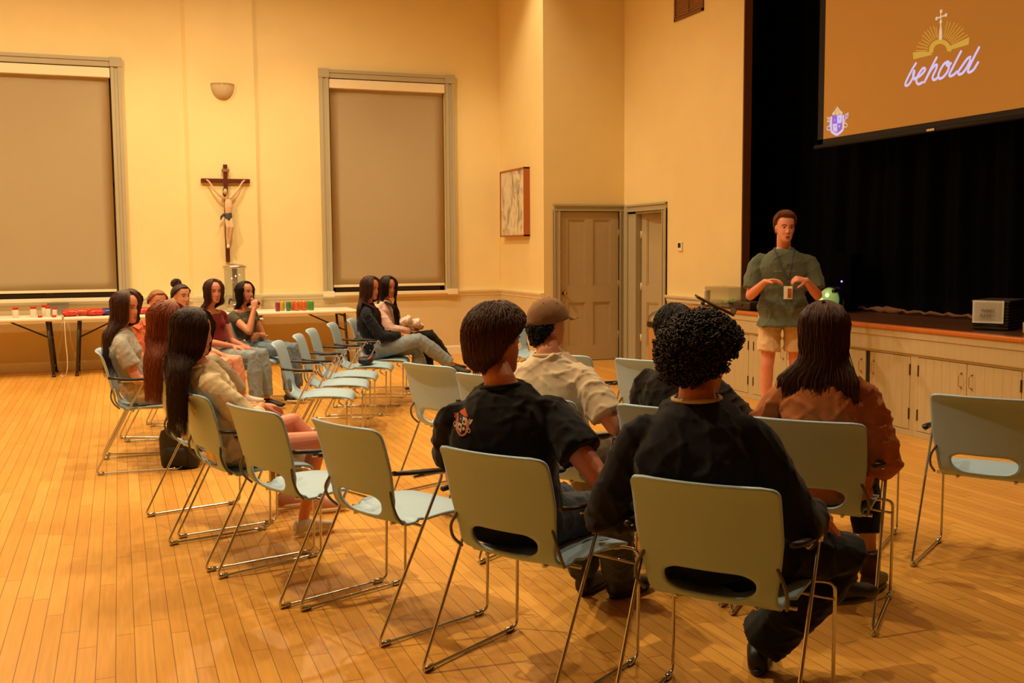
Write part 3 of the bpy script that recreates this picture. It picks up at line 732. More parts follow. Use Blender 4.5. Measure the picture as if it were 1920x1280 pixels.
def scalp(az, el, r=(.080, .100, .089), c=(0, -.012, .032)):
    """az 0 = face, 90 = own right, 180 = back"""
    a, e_ = R(az), R(el)
    return V((c[0]+r[0]*math.cos(e_)*math.sin(a), c[1]+r[1]*math.cos(e_)*math.cos(a), c[2]+r[2]*math.sin(e_)))
def lock(bm, pts, r, seg=5, flat=.6):
    n = len(pts); tube(bm, pts, [r*(.75+.35*math.sin(math.pi*min(1, .25+i/n)))*(1 if i < n*.55 else max(.12, 1-(i/(n-1)-.55)/.45*.85)) for i in range(n)], seg, flat=flat)
def hair_long(root, H, Q, s, hm, length, spec, seed=1):
    """long straight hair: a cap of locks that runs from a parting over the skull and hangs; spec: front_r/front_l = locks brought before the shoulders, back = torso back clearance"""
    rs = np.random.RandomState(seed); bm = B()
    back = spec.get('back', .10); wid = spec.get('wid', .13); fr_ = spec.get('front', (False, False)); az0 = spec.get('az0', 42); drift = spec.get('drift', (0, 0)); fr_az = spec.get('fr_az', 105)
    def path(az, lenf, rad, jit):
        k = 1 if az > 0 else -1; A = abs(az); pts = []
        part = V((.008*k, .055-.10*min(1, A/180), 0))
        for el in (96, 84, 66, 44, 22, 2):
            f = max(0, (88-el)/86); b0 = .35+.45*min(1, A/150); aa = A*(b0+(1-b0)*min(1, f*1.5))
            p = scalp(k*aa, el); q = p.copy() 
            d = (p-V((0, -.012, .02))).normalized(); q += d*(.008+rad*(.35+.65*f)); pts.append(H+Q@(q*s))
        p0 = Q.inverted()@(pts[-1]-H)
        L_ = length*lenf
        front = fr_[0] if k > 0 else fr_[1]
        if A < fr_az and front:
            tx, ty = .085*k+.03*k*(A/100), .055-.05*(A/100)
            ctrl = [(p0.x*1.0, p0.y, -.08), (tx*.98, ty-.01, -.15), (tx*1.15, ty+.045, -.22), (tx*1.1, ty+.06+rad, -.30)]
            zz = -.30
            while zz > -L_: zz -= .07; ctrl.append((tx*1.05, ty+.065+rad+.01*math.sin(zz*9), zz))
            hang = [H + (V((c_[0], c_[1], c_[2]))*s if i > 1 else Q@(V(c_)*s)) for i, c_ in enumerate(ctrl)]
        else:
            f = min(1, max(0, (A-60)/120)); ax_ = math.sin(R(60+f*120))*wid*1.0*k; ay = -(.055+back*(.35+.65*f))
            ctrl = [(p0.x, p0.y-.004, -.06), (p0.x*1.02*(1-.1*f), p0.y*.96-.012, -.12), (ax_*.9+p0.x*.15, ay-rad*.6, -.20)]
            zz = -.20
            while zz > -L_: zz -= .07; ctrl.append((ax_*(1-.25*(-zz-.2))+.006*math.sin(zz*11+az), ay-rad-.01*(-zz-.2), zz))
            hang = [H+Q@(V(c_)*s) if i < 2 else H+V(c_)*s for i, c_ in enumerate(ctrl)]
        for i, h in enumerate(hang):
            t = (i+1)/len(hang); h += V((drift[0]*t*t, drift[1]*t*t, 0))
        pts += hang
        pts = [p+V(rs.randn(3))*jit*(.3+i/len(pts)) for i, p in enumerate(pts)]
        return smooth_path(pts, 2)
    for az in np.linspace(az0, 180, 36):
        for k in (-1, 1): lock(bm, path(az*k, .70+.20*rs.rand(), .004, .0012), .0130*s, 6, .42)
    for i in range(spec.get('n', 650)):
        az = (az0-1+(181-az0)*rs.rand())*(1 if rs.rand() < .5 else -1)
        lock(bm, path(az, .70+.38*rs.rand(), .009+.012*rs.rand(), .005), (.0013+.0018*rs.rand())*s, 4, .7)
    ellipsoid(bm, H+Q@(V((0, -.023, .036))*s), (.0815*s, .100*s, .093*s), Q, 28, 18)
    return link('hair', bm, hm, root)
def sc2(az, t, az_hair=55, nape=-.10, brow=42):
    """point and outward normal on the haired scalp, t = 0 crown .. 1 hairline; the back runs down to the nape"""
    A = abs(az)
    if A <= 108:
        e1 = brow if A < az_hair else brow+(-22-brow)*(A-az_hair)/(108-az_hair)
        p = scalp(az, 88+(e1-88)*t)
    else:
        f = (A-108)/72; k = .66
        if t < k: p = scalp(az, 88-88*t/k)
        else:
            u = (t-k)/(1-k); p = scalp(az, 0); p.z = .032-u*(.032-(-.025+(nape+.025)*min(1, f*1.6))); p.x *= 1-.22*u**1.5; p.y *= 1-.20*u**1.4
    d = p-V((0, -.012, .015)); d.z *= .8 if p.z > 0 else .25
    return p, d.normalized()
def under_cap(bm, H, Q, s, thick, kw, lump=0.0, side=1.0, top=1.0):
    rows = []
    for t in np.linspace(0, 1, 18):
        row = []
        for i in range(44):
            p, d = sc2(-180+360*i/44, t, **kw); th = thick*min(1, (1-t)/.16+.12)*(side+(1-side)*min(1, max(0, (p.z-.04)/.06)))*(1-(1-top)*min(1, max(0, (p.z-.04)/.08)))
            if lump: th *= 1+lump*noise.noise(p*30)
            row.append(H+Q@((p+d*th)*s))
        rows.append(row)
    loft(bm, rows[::-1])
def hair_short(root, H, Q, s, hm, thick=.03, length=.07, az_hair=55, nape=-.10, seed=1, n=1600, r=.0028, sweep=0.0, brow=42, side=1.0):
    rs = np.random.RandomState(seed); bm = B(); kw = dict(az_hair=az_hair, nape=nape, brow=brow)
    under_cap(bm, H, Q, s, thick*.86, kw, .12, side)
    for i in range(n):
        az = -180+360*rs.rand(); t0 = .02+.80*rs.rand()**.8; L_ = length*(.7+.5*rs.rand()); dt = L_/.20
        sw_ = sweep*40*(1-t0)+rs.randn()*9; lift = thick*(.80+.30*rs.rand()); pts = []; up_ = 0
        for q in (0, .25, .5, .75, 1.0):
            t = min(1.02, t0+dt*q); p, d = sc2(az+sw_*q, min(1, t), **kw)
            edge = min(1, (1.05-t)/.16+.25)*(side+(1-side)*min(1.25, max(0, (p.z-.04)/.06)))
            pts.append(H+Q@((p+d*(lift*edge*(.72+.28*math.sin(min(1, q*1.3)*math.pi))+.010*max(0, q-.7)*rs.rand())-V((0, 0, max(0, t0+dt*q-1)*.10)))*s))
        lock(bm, pts, r*(.7+.7*rs.rand()), 4, .7)
    return link('hair', bm, hm, root)
def hair_curly(root, H, Q, s, hm, thick=.05, n=620, seed=2, az_hair=52, nape=-.10, zmax=9, top=1.0):
    rs = np.random.RandomState(seed); bm = B(); kw = dict(az_hair=az_hair, nape=nape, brow=34)
    under_cap(bm, H, Q, s, thick*.62, kw, .45, 1.0, top)
    for i in range(n):
        p, nrm = sc2(-180+360*rs.rand(), rs.rand()**.8*.97, **kw); t = 1
        if p.z > zmax: continue
        edge = (.45+.55*min(1, max(0, (p.z+.10)/.08)))*(1-(1-top)*min(1, max(0, (p.z-.04)/.08)))
        c = p+nrm*thick*edge*(.45+.55*rs.rand()**.7); ax_ = (V(rs.randn(3))+nrm*.7).normalized(); u = ax_.orthogonal().normalized(); v_ = ax_.cross(u)
        cr = (.005+.005*rs.rand())*(.6+.4*edge); turns = 1.3+1.2*rs.rand(); pts = []
        for q in range(11):
            t = q/10; an = t*turns*2*math.pi; pts.append(c+ax_*(t-.5)*.024+(u*math.cos(an)+v_*math.sin(an))*cr*(1-.3*t))
        tube(bm, [H+Q@(x*s) for x in pts], [.0026*s]*10+[.001*s], 4)
    return link('hair', bm, hm, root)
def hair_up(root, H, Q, s, hm, bun=(0, -.06, .15), br=.04, seed=3, low=-30, n=420):
    rs = np.random.RandomState(seed); bm = B(); bc = V(bun)
    rows = []
    for el in np.linspace(88, low, 12):
        row = []
        for i in range(32):
            az = -180+360*i/32; A = abs(az); lim = 38 if A < 40 else (low if A > 112 else 38+(low-38)*(A-40)/72)
            ee = max(el, lim); p = scalp(az, ee); d = (p-V((0, -.012, .02))).normalized(); row.append(H+Q@((p+d*.008)*s))
        rows.append(row)
    loft(bm, rows[::-1])
    for i in range(n):
        az = -180+360*i/n; A = abs(az); lim = 38 if A < 40 else (low+2 if A > 112 else 38+(low-38)*(A-40)/72)
        p = scalp(az, lim); pts = []
        for t in (0, .3, .6, .85, 1.0):
            q = p.lerp(bc, t); d = (q-V((0, -.012, .02))); 
            mn = .100
            if t < 1 and d.length < mn: q = V((0, -.012, .02))+d.normalized()*mn
            pts.append(H+Q@((q+V(rs.randn(3))*.002)*s))
        tube(bm, smooth_path(pts, 2), (.0022+.0016*rs.rand())*s, 4, flat=.7)
    if br:
        ellipsoid(bm, H+Q@(bc*s), (br*s*.9, br*s*.9, br*s*.9), None, 14, 9)
        for i in range(60):
            d = V(rs.randn(3)).normalized(); u = d.orthogonal().normalized(); w_ = d.cross(u); a0 = rs.rand()*6
            tube(bm, [H+Q@((bc+d*br*.25*(rs.rand())+(u*math.cos(a0+t)+w_*math.sin(a0+t))*br*(.95+.25*rs.rand()))*s) for t in (0, .5, 1, 1.5, 2)], .005*s, 5)
    return link('hair', bm, hm, root)

def shoe(root, ankle, yaw, m, sole=None, s=1.0, high=False):
    bm = B(); ank = V(ankle)
    # local: y toward the toe, floor at z = ank.z-.085
    z0 = -.085*s
    rows = []
    for y, wd, ht, zb in ((-.055, .028, .055, .012), (-.04, .037, .085, 0), (0, .040, .105 if not high else .13, 0), (.04, .042, .088, 0), (.09, .046, .066, 0), (.14, .048, .052, 0), (.18, .040, .042, .004), (.198, .022, .026, .010)):
        c = V((0, y*s, z0+zb*s)); r_ = []
        for i in range(16):
            t = 2*math.pi*i/16; ct, s_ = math.cos(t), math.sin(t)
            r_.append(c+V((wd*s*math.copysign(abs(ct)**.7, ct), 0, ht*s*(.5+.5*math.copysign(abs(s_)**.8, s_)))))
        rows.append(r_)
    loft(bm, rows)
    if high: tube(bm, [(0, -.012*s, 0), (0, -.014*s, .06*s), (0, -.016*s, .10*s)], [.046*s, .047*s, .050*s], 14)
    Rm = Matrix.Rotation(R(yaw), 3, 'Z')
    for v in bm.verts: v.co = ank+Rm@v.co
    sh_ = link('shoe', bm, m, root)
    bm = B(); rows = []
    for zz, k in ((z0-.003*s, .97), (z0+.018*s, 1.03)):
        rows.append([ank+Rm@V((x*k*s, y*k*s, zz)) for x, y in [(.042*math.sin(a)*(1.0 if math.cos(a) < 0 else 1.12), .072+.135*math.cos(a)) for a in [2*math.pi*i/24 for i in range(24)]]])
    loft(bm, rows); bmesh.ops.recalc_face_normals(bm, faces=bm.faces)
    link('sole', bm, sole or M['white_trim'], sh_)
    return sh_

def person(label, k, spec, loc=None, th=None):
    g = spec.get; fem = g('sex', 'f') == 'f'; s = g('s', .925 if fem else 1.0); skin = SKIN[g('skin', 'fair')]
    if loc is None: x, y, th, _ = CHAIRS[k]; loc = (x, y, 0)
    root = empty('person', loc, R(th-90)); tag(root, label, 'person')
    vox = g('vox', .0065); vc = g('vc', .009); seed = g('seed', abs(hash(label)) % 1000 if False else sum(map(ord, label)) % 997)
    stand = g('stand', False); dx = g('dx', 0.0); py = g('py', .005)
    P = V((dx, py, g('pz', .560)))
    lean = R(g('lean', 10)); tw = R(g('twist', 0)); side = R(g('side', 0))
    up = V((math.sin(side), -math.sin(lean), math.cos(lean))).normalized()
    X = V((math.cos(tw), math.sin(tw), 0)); X = (X-up*X.dot(up)).normalized(); Yf = up.cross(X)
    slump = g('slump', .02)          # rounding of the upper back
    def T(d, o=0.0): return P+up*d*s+Yf*(o-slump*4*(d/.5)*(1-d/.5)+slump*.6*max(0, d-.36)/.11)
    nb = T(.496 if fem else .512)
    H = nb + V((0, .038*s, (.163 if fem else .148)*s)) + V(g('hoff', (0, 0, 0)))
    Q = rot_xyz(*g('head', (0, 0, 0)))
    sw = g('sw', .158 if fem else .178)*s
    sh = {q: T(.375 if fem else .384)+X*sw*q+up*(.02 if g('shrug', 0) else 0) for q in (-1, 1)}
    # arms: (wrist, pole, hand dir, palm normal, curl)
    arms = {}
    la, lf = (.270, .245) if fem else (.295, .262)
    la *= g('arm', 1); lf *= g('arm', 1)
    for q, key in ((-1, 'armL'), (1, 'armR')):
        a = g(key, None)
        if a is None: a = ((.13*q, .24, .62), (.5*q, -.5, .5), (-.25*q, .8, -.25), (-.2*q, 0, -1), (20, 25, 15))
        el = ik(sh[q], a[0], la, lf, a[1]); wv = V(a[0])
        if (wv-el).length > lf: wv = el+(wv-el).normalized()*lf
        arms[q] = (el, wv)+tuple(a[2:])
    hips = {q: P+V((.092*q*s, .02, -.02)) for q in (-1, 1)}
    legs = {}
    for q, key in ((-1, 'legL'), (1, 'legR')):
        l = g(key, None)
        if l is None: l = ((.12*q, .42, .535), (.12*q, .45, .095), 0)
        legs[q] = (V(l[0]), V(l[1]), l[2] if len(l) > 2 else 0)
    # ---- body: one skin
    bm = B()
    fr_ = .90
    tors = ([(-.06, .13, .10), (.02, .150, .11), (.12, .118, .092), (.22, .128, .10), (.32, .140, .105), (.375, .128, .092), (.42, .098, .076), (.455, .068, .06), (.495, .048, .050)] if fem else
            [(-.06, .13, .10), (.02, .152, .112), (.12, .142, .10), (.22, .150, .108), (.32, .164, .115), (.385, .150, .102), (.435, .122, .086), (.475, .086, .070), (.512, .060, .058)])
    wd = g('wide', 1.0)
    loft(bm, [ring(T(d), X, Yf, a*s*wd*fr_, b_*s*wd*fr_) for d, a, b_ in tors])
    nk = .047 if fem else .056
    tube(bm, [T(.44), nb, H+Q@V((0, -.022, -.075))*s, H+Q@V((0, -.015, -.02))*s], [nk*1.25*s, nk*1.02*s, nk*s, nk*s], 16)
    head_shape(bm, H, Q, s*g('hs', .97), fem)
    ar = (.041, .035, .036, .025) if fem else (.050, .041, .043, .029)
    for q in (-1, 1):
        el, wv, hd, pn, cu = arms[q]
        tube(bm, [T(.41)+X*.07*q, sh[q], sh[q].lerp(el, .5), el], [.05*s, ar[0]*1.12, ar[0], ar[1]], 12, round_ends=True)
        tube(bm, [el, el.lerp(wv, .28), el.lerp(wv, .7), wv], [ar[1], ar[2], ar[3]*1.15, ar[3]*.92], 12, round_ends=True)
        hand(bm, wv, hd, pn, -q, (.90 if fem else 1.0)*g('hand', 1), cu, 1.0, 22)
        kn, an, _ = legs[q]
        tube(bm, [hips[q], hips[q].lerp(kn, .5), kn], [.078*s, .066*s, .052*s], 14, round_ends=True)
        tube(bm, [kn, kn.lerp(an, .28)-V((0, .012, 0)), kn.lerp(an, .7), an, an-V((0, 0, .03))], [.050*s, .053*s, .036*s, .031*s, .033*s], 14, round_ends=True)
    fuse('body', bm, vox, skin, root, 3)
    # ---- top
    t = spec['top']; m_ = t['m']; e = t.get('off', .016); hem = t.get('hem', -.05)
    bm = B(); neck_d = t.get('neck', .486 if fem else .503)
    rows = []
    for d, a, b_ in [(hem, .150 if fem else .150, .115)]+[q_ for q_ in tors if q_[0] > hem+.02 and q_[0] < (.48 if not t.get('scoop') else .40)]: rows.append(ring(T(d), X, Yf, (a*s*wd+e+(t.get('hem_w', 0) if d < .05 else 0)), (b_*s*wd+e+(t.get('hem_w', 0) if d < .05 else 0)), 22, 2.3 if fem else 2.9))
    if not t.get('scoop'): rows.append(ring(T(neck_d), X, Yf, nk*s*1.22+.006, nk*s*1.22+.006))
    else: rows.append(ring(T(.405), X, Yf, .10*s, .075*s))
    loft(bm, rows)
    if fem and not t.get('loose'):
        for q in (-1, 1): ellipsoid(bm, T(.285)+X*.066*q*s+Yf*.085*s*wd, (.056*s, .048*s, .056*s))
    sl = t.get('sleeve', .5)
    for q in (-1, 1):
        el, wv = arms[q][0], arms[q][1]
        ex = t.get('sl_off', e)
        pts = [T(.40)+X*.05*q, T(.398)+X*(sw*.62)*q, sh[q]+X*.006*q]; rd = [.045*s, .050*s+e*.35, ar[0]*1.02+ex*.45]
        if t.get('scoop'): pts = [T(.40)+X*(sw*.62)*q, sh[q]]; rd = [.05*s, ar[0]*1.1+ex]
        if sl <= 1:
            pts += [sh[q].lerp(el, sl*.45)+X*.008*q, sh[q].lerp(el, sl)]; rd += [ar[0]+ex*.85, ar[0]*(1-.1*sl)+ex*1.08]
        else:
            pts += [sh[q].lerp(el, .5), sh[q].lerp(el, .92), el]; rd += [ar[0]+ex*.85, ar[1]+ex, ar[1]+ex*.95]
            f = min(.98, sl-1); pts += [el.lerp(wv, f*.4), el.lerp(wv, f*.85), el.lerp(wv, f)]; rd += [ar[2]+ex*.9, ar[3]*1.1+ex*.9, ar[3]+ex*.55]
        tube_s(bm, pts, rd, 14)
    top = fuse(t.get('name', 'shirt'), bm, vc, m_, root, 5, t.get('amp', .006), t.get('freq', 34), seed)
    if t.get('collar'):
        bm = B(); c = T(neck_d-.002)
        rr_ = nk*s*1.24+.005; pts = [c+(X*math.cos(a)*rr_+Yf*math.sin(a)*rr_)+up*(-.012*math.sin(a)) for a in [2*math.pi*i/24 for i in range(25)]]
        tube(bm, pts, .0075, 6); link('collar', bm, t['collar'], root)
    # ---- trousers / shorts
    b_ = spec['bottom']; bm = B(); e = b_.get('off', .014); frac = b_.get('frac', 1.9)
    pr = .150 if fem else .150
    loft(bm, [ring(T(d, o), X, Yf, a*s*wd+e*.8, c*s*wd+e*.8) for d, a, c, o in ((-.095, .10, .08, 0), (-.07, .135, .10, 0), (0, pr, .112, 0), (.055, .142, .108, 0), (.085, .128, .10, 0))])
    for q in (-1, 1):
        kn, an, _ = legs[q]
        pts = [hips[q]+V((0, -.02, 0)), hips[q].lerp(kn, .5)]; rd = [.084*s+e, .070*s+e]
        if frac <= 1: pts.append(hips[q].lerp(kn, frac)); rd.append((.066*s+e)*b_.get('flare', 1.05)); pts[1] = hips[q].lerp(kn, frac*.55)
        else:
            f = frac-1; pts += [kn, kn.lerp(an, f*.35), kn.lerp(an, f*.75), kn.lerp(an, f)]; w0 = b_.get('wide', 1.0)
            rd += [.056*s+e, (.052*s+e)*w0, (.044*s+e)*w0, (.043*s+e)*w0]
        tube(bm, pts, rd, 14)
    fuse(b_.get('name', 'trousers'), bm, vc, b_['m'], root, 4, b_.get('amp', .006), b_.get('freq', 30), seed+5)
    # ---- shoes
    for q in (-1, 1):
        _, an, yaw = legs[q]
        if spec.get('shoe'): shoe(root, an-V((0, 0, .0)), yaw, spec['shoe'], g('sole'), s, g('high', False))
    # ---- face and hair
    hmat = hair_mat(g('hair', (48, 28, 18)))
    hs = s*g('hs', .97)
    face_parts(root, H, Q, hs, hair_mat(g('brow', g('hair', (48, 28, 18)))), None, g('open', 0))
    st_ = g('style', 'long')
    if st_ == 'long': hair_long(root, H, Q, hs, hmat, g('length', .45), g('hspec', {}), seed)
    elif st_ == 'short': hair_short(root, H, Q, hs, hmat, seed=seed, **g('hspec', {}))
    elif st_ == 'curly': hair_curly(root, H, Q, hs, hmat, seed=seed, **g('hspec', {}))
    elif st_ == 'up': hair_up(root, H, Q, hs, hmat, seed=seed, **g('hspec', {}))
    return dict(root=root, H=H, Q=Q, s=hs, T=T, X=X, Yf=Yf, up=up, arms=arms, legs=legs, top=top, sh=sh, nb=nb, nk=nk)

CL = dict(black=cloth((17, 16, 18)), navy=cloth((22, 24, 34)), blackpant=cloth((18, 18, 20)), cream=cloth((226, 208, 176)), grey=cloth((172, 168, 156)), khaki=cloth((206, 182, 142)),
          orange=cloth((232, 118, 78), .8, .35, 22), white=cloth((232, 224, 210)), maroon=cloth((112, 26, 22)), olive=cloth((84, 78, 58)), jeans=cloth((110, 128, 146), .85, .22, 30), ltjeans=cloth((140, 152, 158), .85, .2, 26),
          dkjeans=cloth((46, 54, 68), .85, .2, 30), rust=cloth((172, 104, 56), .9, .28, 18), greypant=cloth((146, 132, 108), .85, .15, 26), pink=cloth((226, 186, 170)), floral=cloth((226, 204, 160), .85, .30, 26),
          hood=cloth((34, 26, 20)), sage=cloth((92, 98, 80), .85, .12, 20), shorts=cloth((214, 180, 136)), pinkpant=cloth((226, 160, 132)))
SH = dict(white=mat('white canvas shoe', (214, 200, 186), .6, var=.08), black=mat('black shoe', (20, 19, 18), .5, var=.1), brown=mat('brown leather shoe', (66, 42, 26), .5, var=.15), check=mat('black and white patterned shoe', (60, 56, 52), .6, var=.9, scale=55), rose=mat('dusty pink shoe', (196, 140, 122), .6, var=.1))
LAP = lambda q, y=.24, z=.615, x=.10: ((x*q, y, z), (.55*q, -.4, .45), (-.35*q, .85, -.2), (-.15*q, -.15, -1), (25, 32, 20))

# man in the navy sweatshirt, front right, seen from behind
N_ = person('person seen from behind in a navy sweatshirt, big dark curly hair, nearest the camera', 'N', dict(
    sex='m', s=1.02, skin='rosy', vox=.0055, vc=.008, py=.03, lean=10, slump=.035, dx=-.085, hoff=(-.005, .02, -.045), twist=12, head=(-8, 6, 0), wide=1.0,
    armL=((-.27, .12, .635), (-.6, -.35, .5), (.2, .9, -.25), (.2, 0, -1), (25, 35, 20)), armR=((.225, .235, .68), (.5, -.6, .4), (.10, .92, -.35), (-.3, 0, -.95), (35, 45, 30)),
    legL=((.045, .40, .610), (.20, .60, .34), -40), legR=((.29, .39, .505), (-.02, .46, .095), 14),
    top=dict(m=CL['navy'], sleeve=1.93, off=.026, sl_off=.024, amp=.011, freq=22, name='sweatshirt', collar=cloth((200, 178, 140)), hem=-.06), bottom=dict(m=CL['blackpant'], frac=1.93, off=.026, wide=1.35, amp=.010, freq=24),
    shoe=SH['black'], sole=SH['black'], hair=(40, 25, 16), style='curly', hspec=dict(thick=.066, n=3600, nape=-.088, top=.62)))
# man in the crest shirt
B1_ = person('person seen from behind in a black tee with a small crest, brown mop hair', 'B1', dict(
    sex='m', s=1.0, skin='rosy', vox=.0055, vc=.008, py=.03, lean=11, slump=.03, dx=-.090, hoff=(-.055, .02, -.018), twist=27, head=(-8, 4, 0), wide=1.08,
    armL=((-.20, .20, .635), (-.8, -.4, .55), (.45, .8, -.2), (0, 0, -1), (25, 30, 20)), armR=((.22, .20, .63), (.9, -.35, .5), (-.45, .8, -.2), (0, 0, -1), (25, 30, 20)),
    legL=((-.17, .44, .52), (-.30, .82, .095), 8), legR=((.06, .45, .52), (-.15, .86, .095), -8),
    top=dict(m=CL['black'], sleeve=.64, off=.022, sl_off=.036, amp=.008, freq=24, name='tee_shirt', collar=CL['black'], hem=-.06), bottom=dict(m=CL['dkjeans'], frac=1.9, off=.018, wide=1.2),
    shoe=SH['black'], sole=SH['black'], hair=(84, 50, 28), style='short', hspec=dict(thick=.046, length=.080, n=7000, az_hair=40, nape=-.092, r=.0017)))
# woman in the rust jacket
A_ = person('person seen from behind with long straight brown hair over a rust brown suede jacket', 'A', dict(
    skin='fair', vox=.006, s=.98, py=.03, lean=11, dx=.035, hoff=(-.01, .02, -.012), twist=8, head=(10, 3, 0), wide=1.10, sw=.168,
    armL=((-.16, .25, .64), (-.7, -.2, .5), (.4, .8, -.2), (0, 0, -1), (25, 30, 20)), armR=((.21, .20, .645), (.5, -.5, .4), (-.3, .9, -.2), (0, 0, -1), (25, 30, 20)),
    legL=((-.11, .38, .53), (-.10, .32, .095), 0), legR=((.14, .38, .53), (.20, .27, .095), -6),
    top=dict(m=CL['rust'], sleeve=1.9, off=.034, sl_off=.042, amp=.013, freq=24, name='jacket', loose=True, hem=-.07, collar=CL['rust']), bottom=dict(m=cloth((26, 27, 32)), frac=1.62, off=.016, wide=1.1),
    shoe=SH['brown'], sole=SH['brown'], high=True, hair=(74, 42, 24), style='long', length=.54, hspec=dict(back=.10, wid=.165, az0=50, n=2200)))
# man in the cap
Q_ = person('person seen from behind in a cream tee and tan baseball cap', 'Q', dict(
    sex='m', s=.97, skin='fair', vox=.006, py=.03, lean=12, dx=-.02, hoff=(-.03, .02, -.018), head=(-16, 2, 0), wide=1.08, twist=8,
    armL=LAP(-1), armR=((.27, .18, .665), (.7, -.3, .45), (-.2, .9, -.2), (0, 0, -1), (25, 30, 20)),
    top=dict(m=CL['cream'], sleeve=.78, off=.022, sl_off=.034, amp=.012, freq=24, name='tee_shirt', collar=CL['cream'], hem=-.06), bottom=dict(m=CL['greypant'], frac=1.9, off=.018),
    shoe=SH['white'], hair=(20, 13, 9), style='curly', hspec=dict(thick=.022, n=2200, nape=-.120, zmax=-.005)))
# hooded person
T_ = person('person mostly hidden behind the curly head, in a dark brown hooded top', 'T', dict(
    sex='m', s=.93, skin='tan', py=.03, lean=10, dx=-.01, hoff=(-.05, .02, -.01), head=(10, 2, 0), wide=1.0, sw=.17,
    armL=LAP(-1), armR=((.27, .2, .665), (.75, -.3, .45), (-.15, .9, -.2), (0, 0, -1), (25, 30, 20)),
    legL=((-.29, .37, .545), (-.24, .40, .095), -20), legR=((.25, .37, .545), (.04, -.18, .095), 10),
    top=dict(m=CL['hood'], sleeve=1.9, off=.026, sl_off=.028, amp=.009, name='hooded_top', hem=-.05), bottom=dict(m=CL['jeans'], frac=1.85, off=.018, wide=1.2),
    shoe=SH['brown'], sole=SH['brown'], hair=(24, 15, 10), style='short', hspec=dict(thick=.028, length=.05, n=2400, nape=-.10, r=.0018)))
bm = B(); c = T_['T'](.44)
for k_, (rr_, dz) in enumerate(((.088, .0), (.080, .03), (.070, .055))):
    tube(bm, [c+T_['X']*rr_*math.cos(a)*1.05+T_['Yf']*(rr_*.95*math.sin(a)-.012)+T_['up']*(dz-.03*math.sin(a)) for a in [R(150)+R(240)*i/20 for i in range(21)]], .022, 8, round_ends=True)
link('hood', bm, CL['hood'], T_['root'])
# dark haired woman in cream
C_ = person('person with long dark hair in a cream shirt and shorts, hands folded on bare knees', 'C', dict(
    skin='rosy', vox=.006, lean=20, py=-.03, slump=0.0, dx=.0, head=(-34, 8, 0), hoff=(0, -.05, 0), twist=-8,
    armL=((-.06, .13, .725), (-.6, -.3, .45), (.4, .9, -.1), (-.2, -.1, -1), (20, 28, 20)), armR=((.04, .12, .745), (.75, -.3, .5), (-.25, .95, -.12), (-.1, -.1, -1), (18, 26, 18)),
    legL=((-.07, .34, .625), (.06, .62, .33), -10), legR=((.11, .41, .545), (-.03, .37, .095), 6),
    top=dict(m=CL['floral'], sleeve=1.55, off=.022, sl_off=.036, amp=.012, freq=26, name='shirt', loose=True, collar=CL['floral']), bottom=dict(m=cloth((196, 176, 140)), frac=.5, off=.02, name='shorts'),
    shoe=SH['white'], hair=(56, 32, 20), style='long', length=.50, hspec=dict(back=.075, wid=.125, az0=36, n=2200)))
B_ = person('person with long auburn hair seated left of and behind the dark haired woman in cream', 'B', dict(
    skin='fair', lean=18, head=(-30, 6, 0), hoff=(0, -.06, 0), py=-.03, slump=0.0, armL=LAP(-1), armR=LAP(1), legL=((-.10, .38, .53), (.02, .45, .095), 0), legR=((.12, .39, .53), (.24, .56, .095), -8),
    top=dict(m=cloth((190, 168, 134)), sleeve=.9, off=.02, name='shirt'), bottom=dict(m=CL['greypant'], frac=1.86, off=.016), shoe=SH['rose'], hair=(136, 66, 32), style='long', length=.44, hspec=dict(back=.08, wid=.125, az0=40, n=1800)))
L1_ = person('person in a grey tee and khaki shorts at far left, long brown hair', 'L1', dict(
    skin='rosy', lean=15, head=(-38, 6, 0), hoff=(0, .01, -.012), armL=LAP(-1), armR=((.11, .23, .615), (.5, -.5, .4), (-.3, .9, -.2), (0, 0, -1), (25, 30, 20)),
    top=dict(m=CL['grey'], sleeve=.62, off=.018, sl_off=.026, name='tee_shirt', amp=.008, collar=CL['white']), bottom=dict(m=CL['khaki'], frac=.62, off=.026, flare=1.12, name='shorts'), shoe=SH['white'],
    hair=(74, 44, 28), style='long', length=.50, hspec=dict(back=.12, wid=.10, az0=44)))
O_ = person('person in an orange collared blouse facing the camera, dark hair tied back', 'O', dict(
    skin='fair', lean=14, head=(-66, 0, 0), twist=-34, hoff=(0, -.045, -.015), armL=LAP(-1), armR=LAP(1), top=dict(m=CL['orange'], sleeve=.9, off=.02, name='blouse', amp=.009, loose=True), bottom=dict(m=CL['white'], frac=.6, off=.02, name='shorts'), shoe=SH['white'],
    hair=(46, 24, 16), style='up', hspec=dict(bun=(0, -.13, -.03), br=.035)))
bm = B()
for q in (-1, 1):
    p0 = O_['nb']; X_, Y_, U_ = O_['X'], O_['Yf'], O_['up']
    ring_ = [p0+X_*.055*q+Y_*.0+U_*.005, p0+X_*.075*q+Y_*.045-U_*.03, p0+X_*.062*q+Y_*.098-U_*.075, p0+X_*.010*q+Y_*.085-U_*.055, p0+X_*.035*q+Y_*.05-U_*.01]
    vs = [bm.verts.new(p) for p in ring_]; bm.faces.new(vs)
bmesh.ops.solidify(bm, geom=bm.faces[:], thickness=.006)
link('collar', bm, CL['orange'], O_['root'], smooth=False)
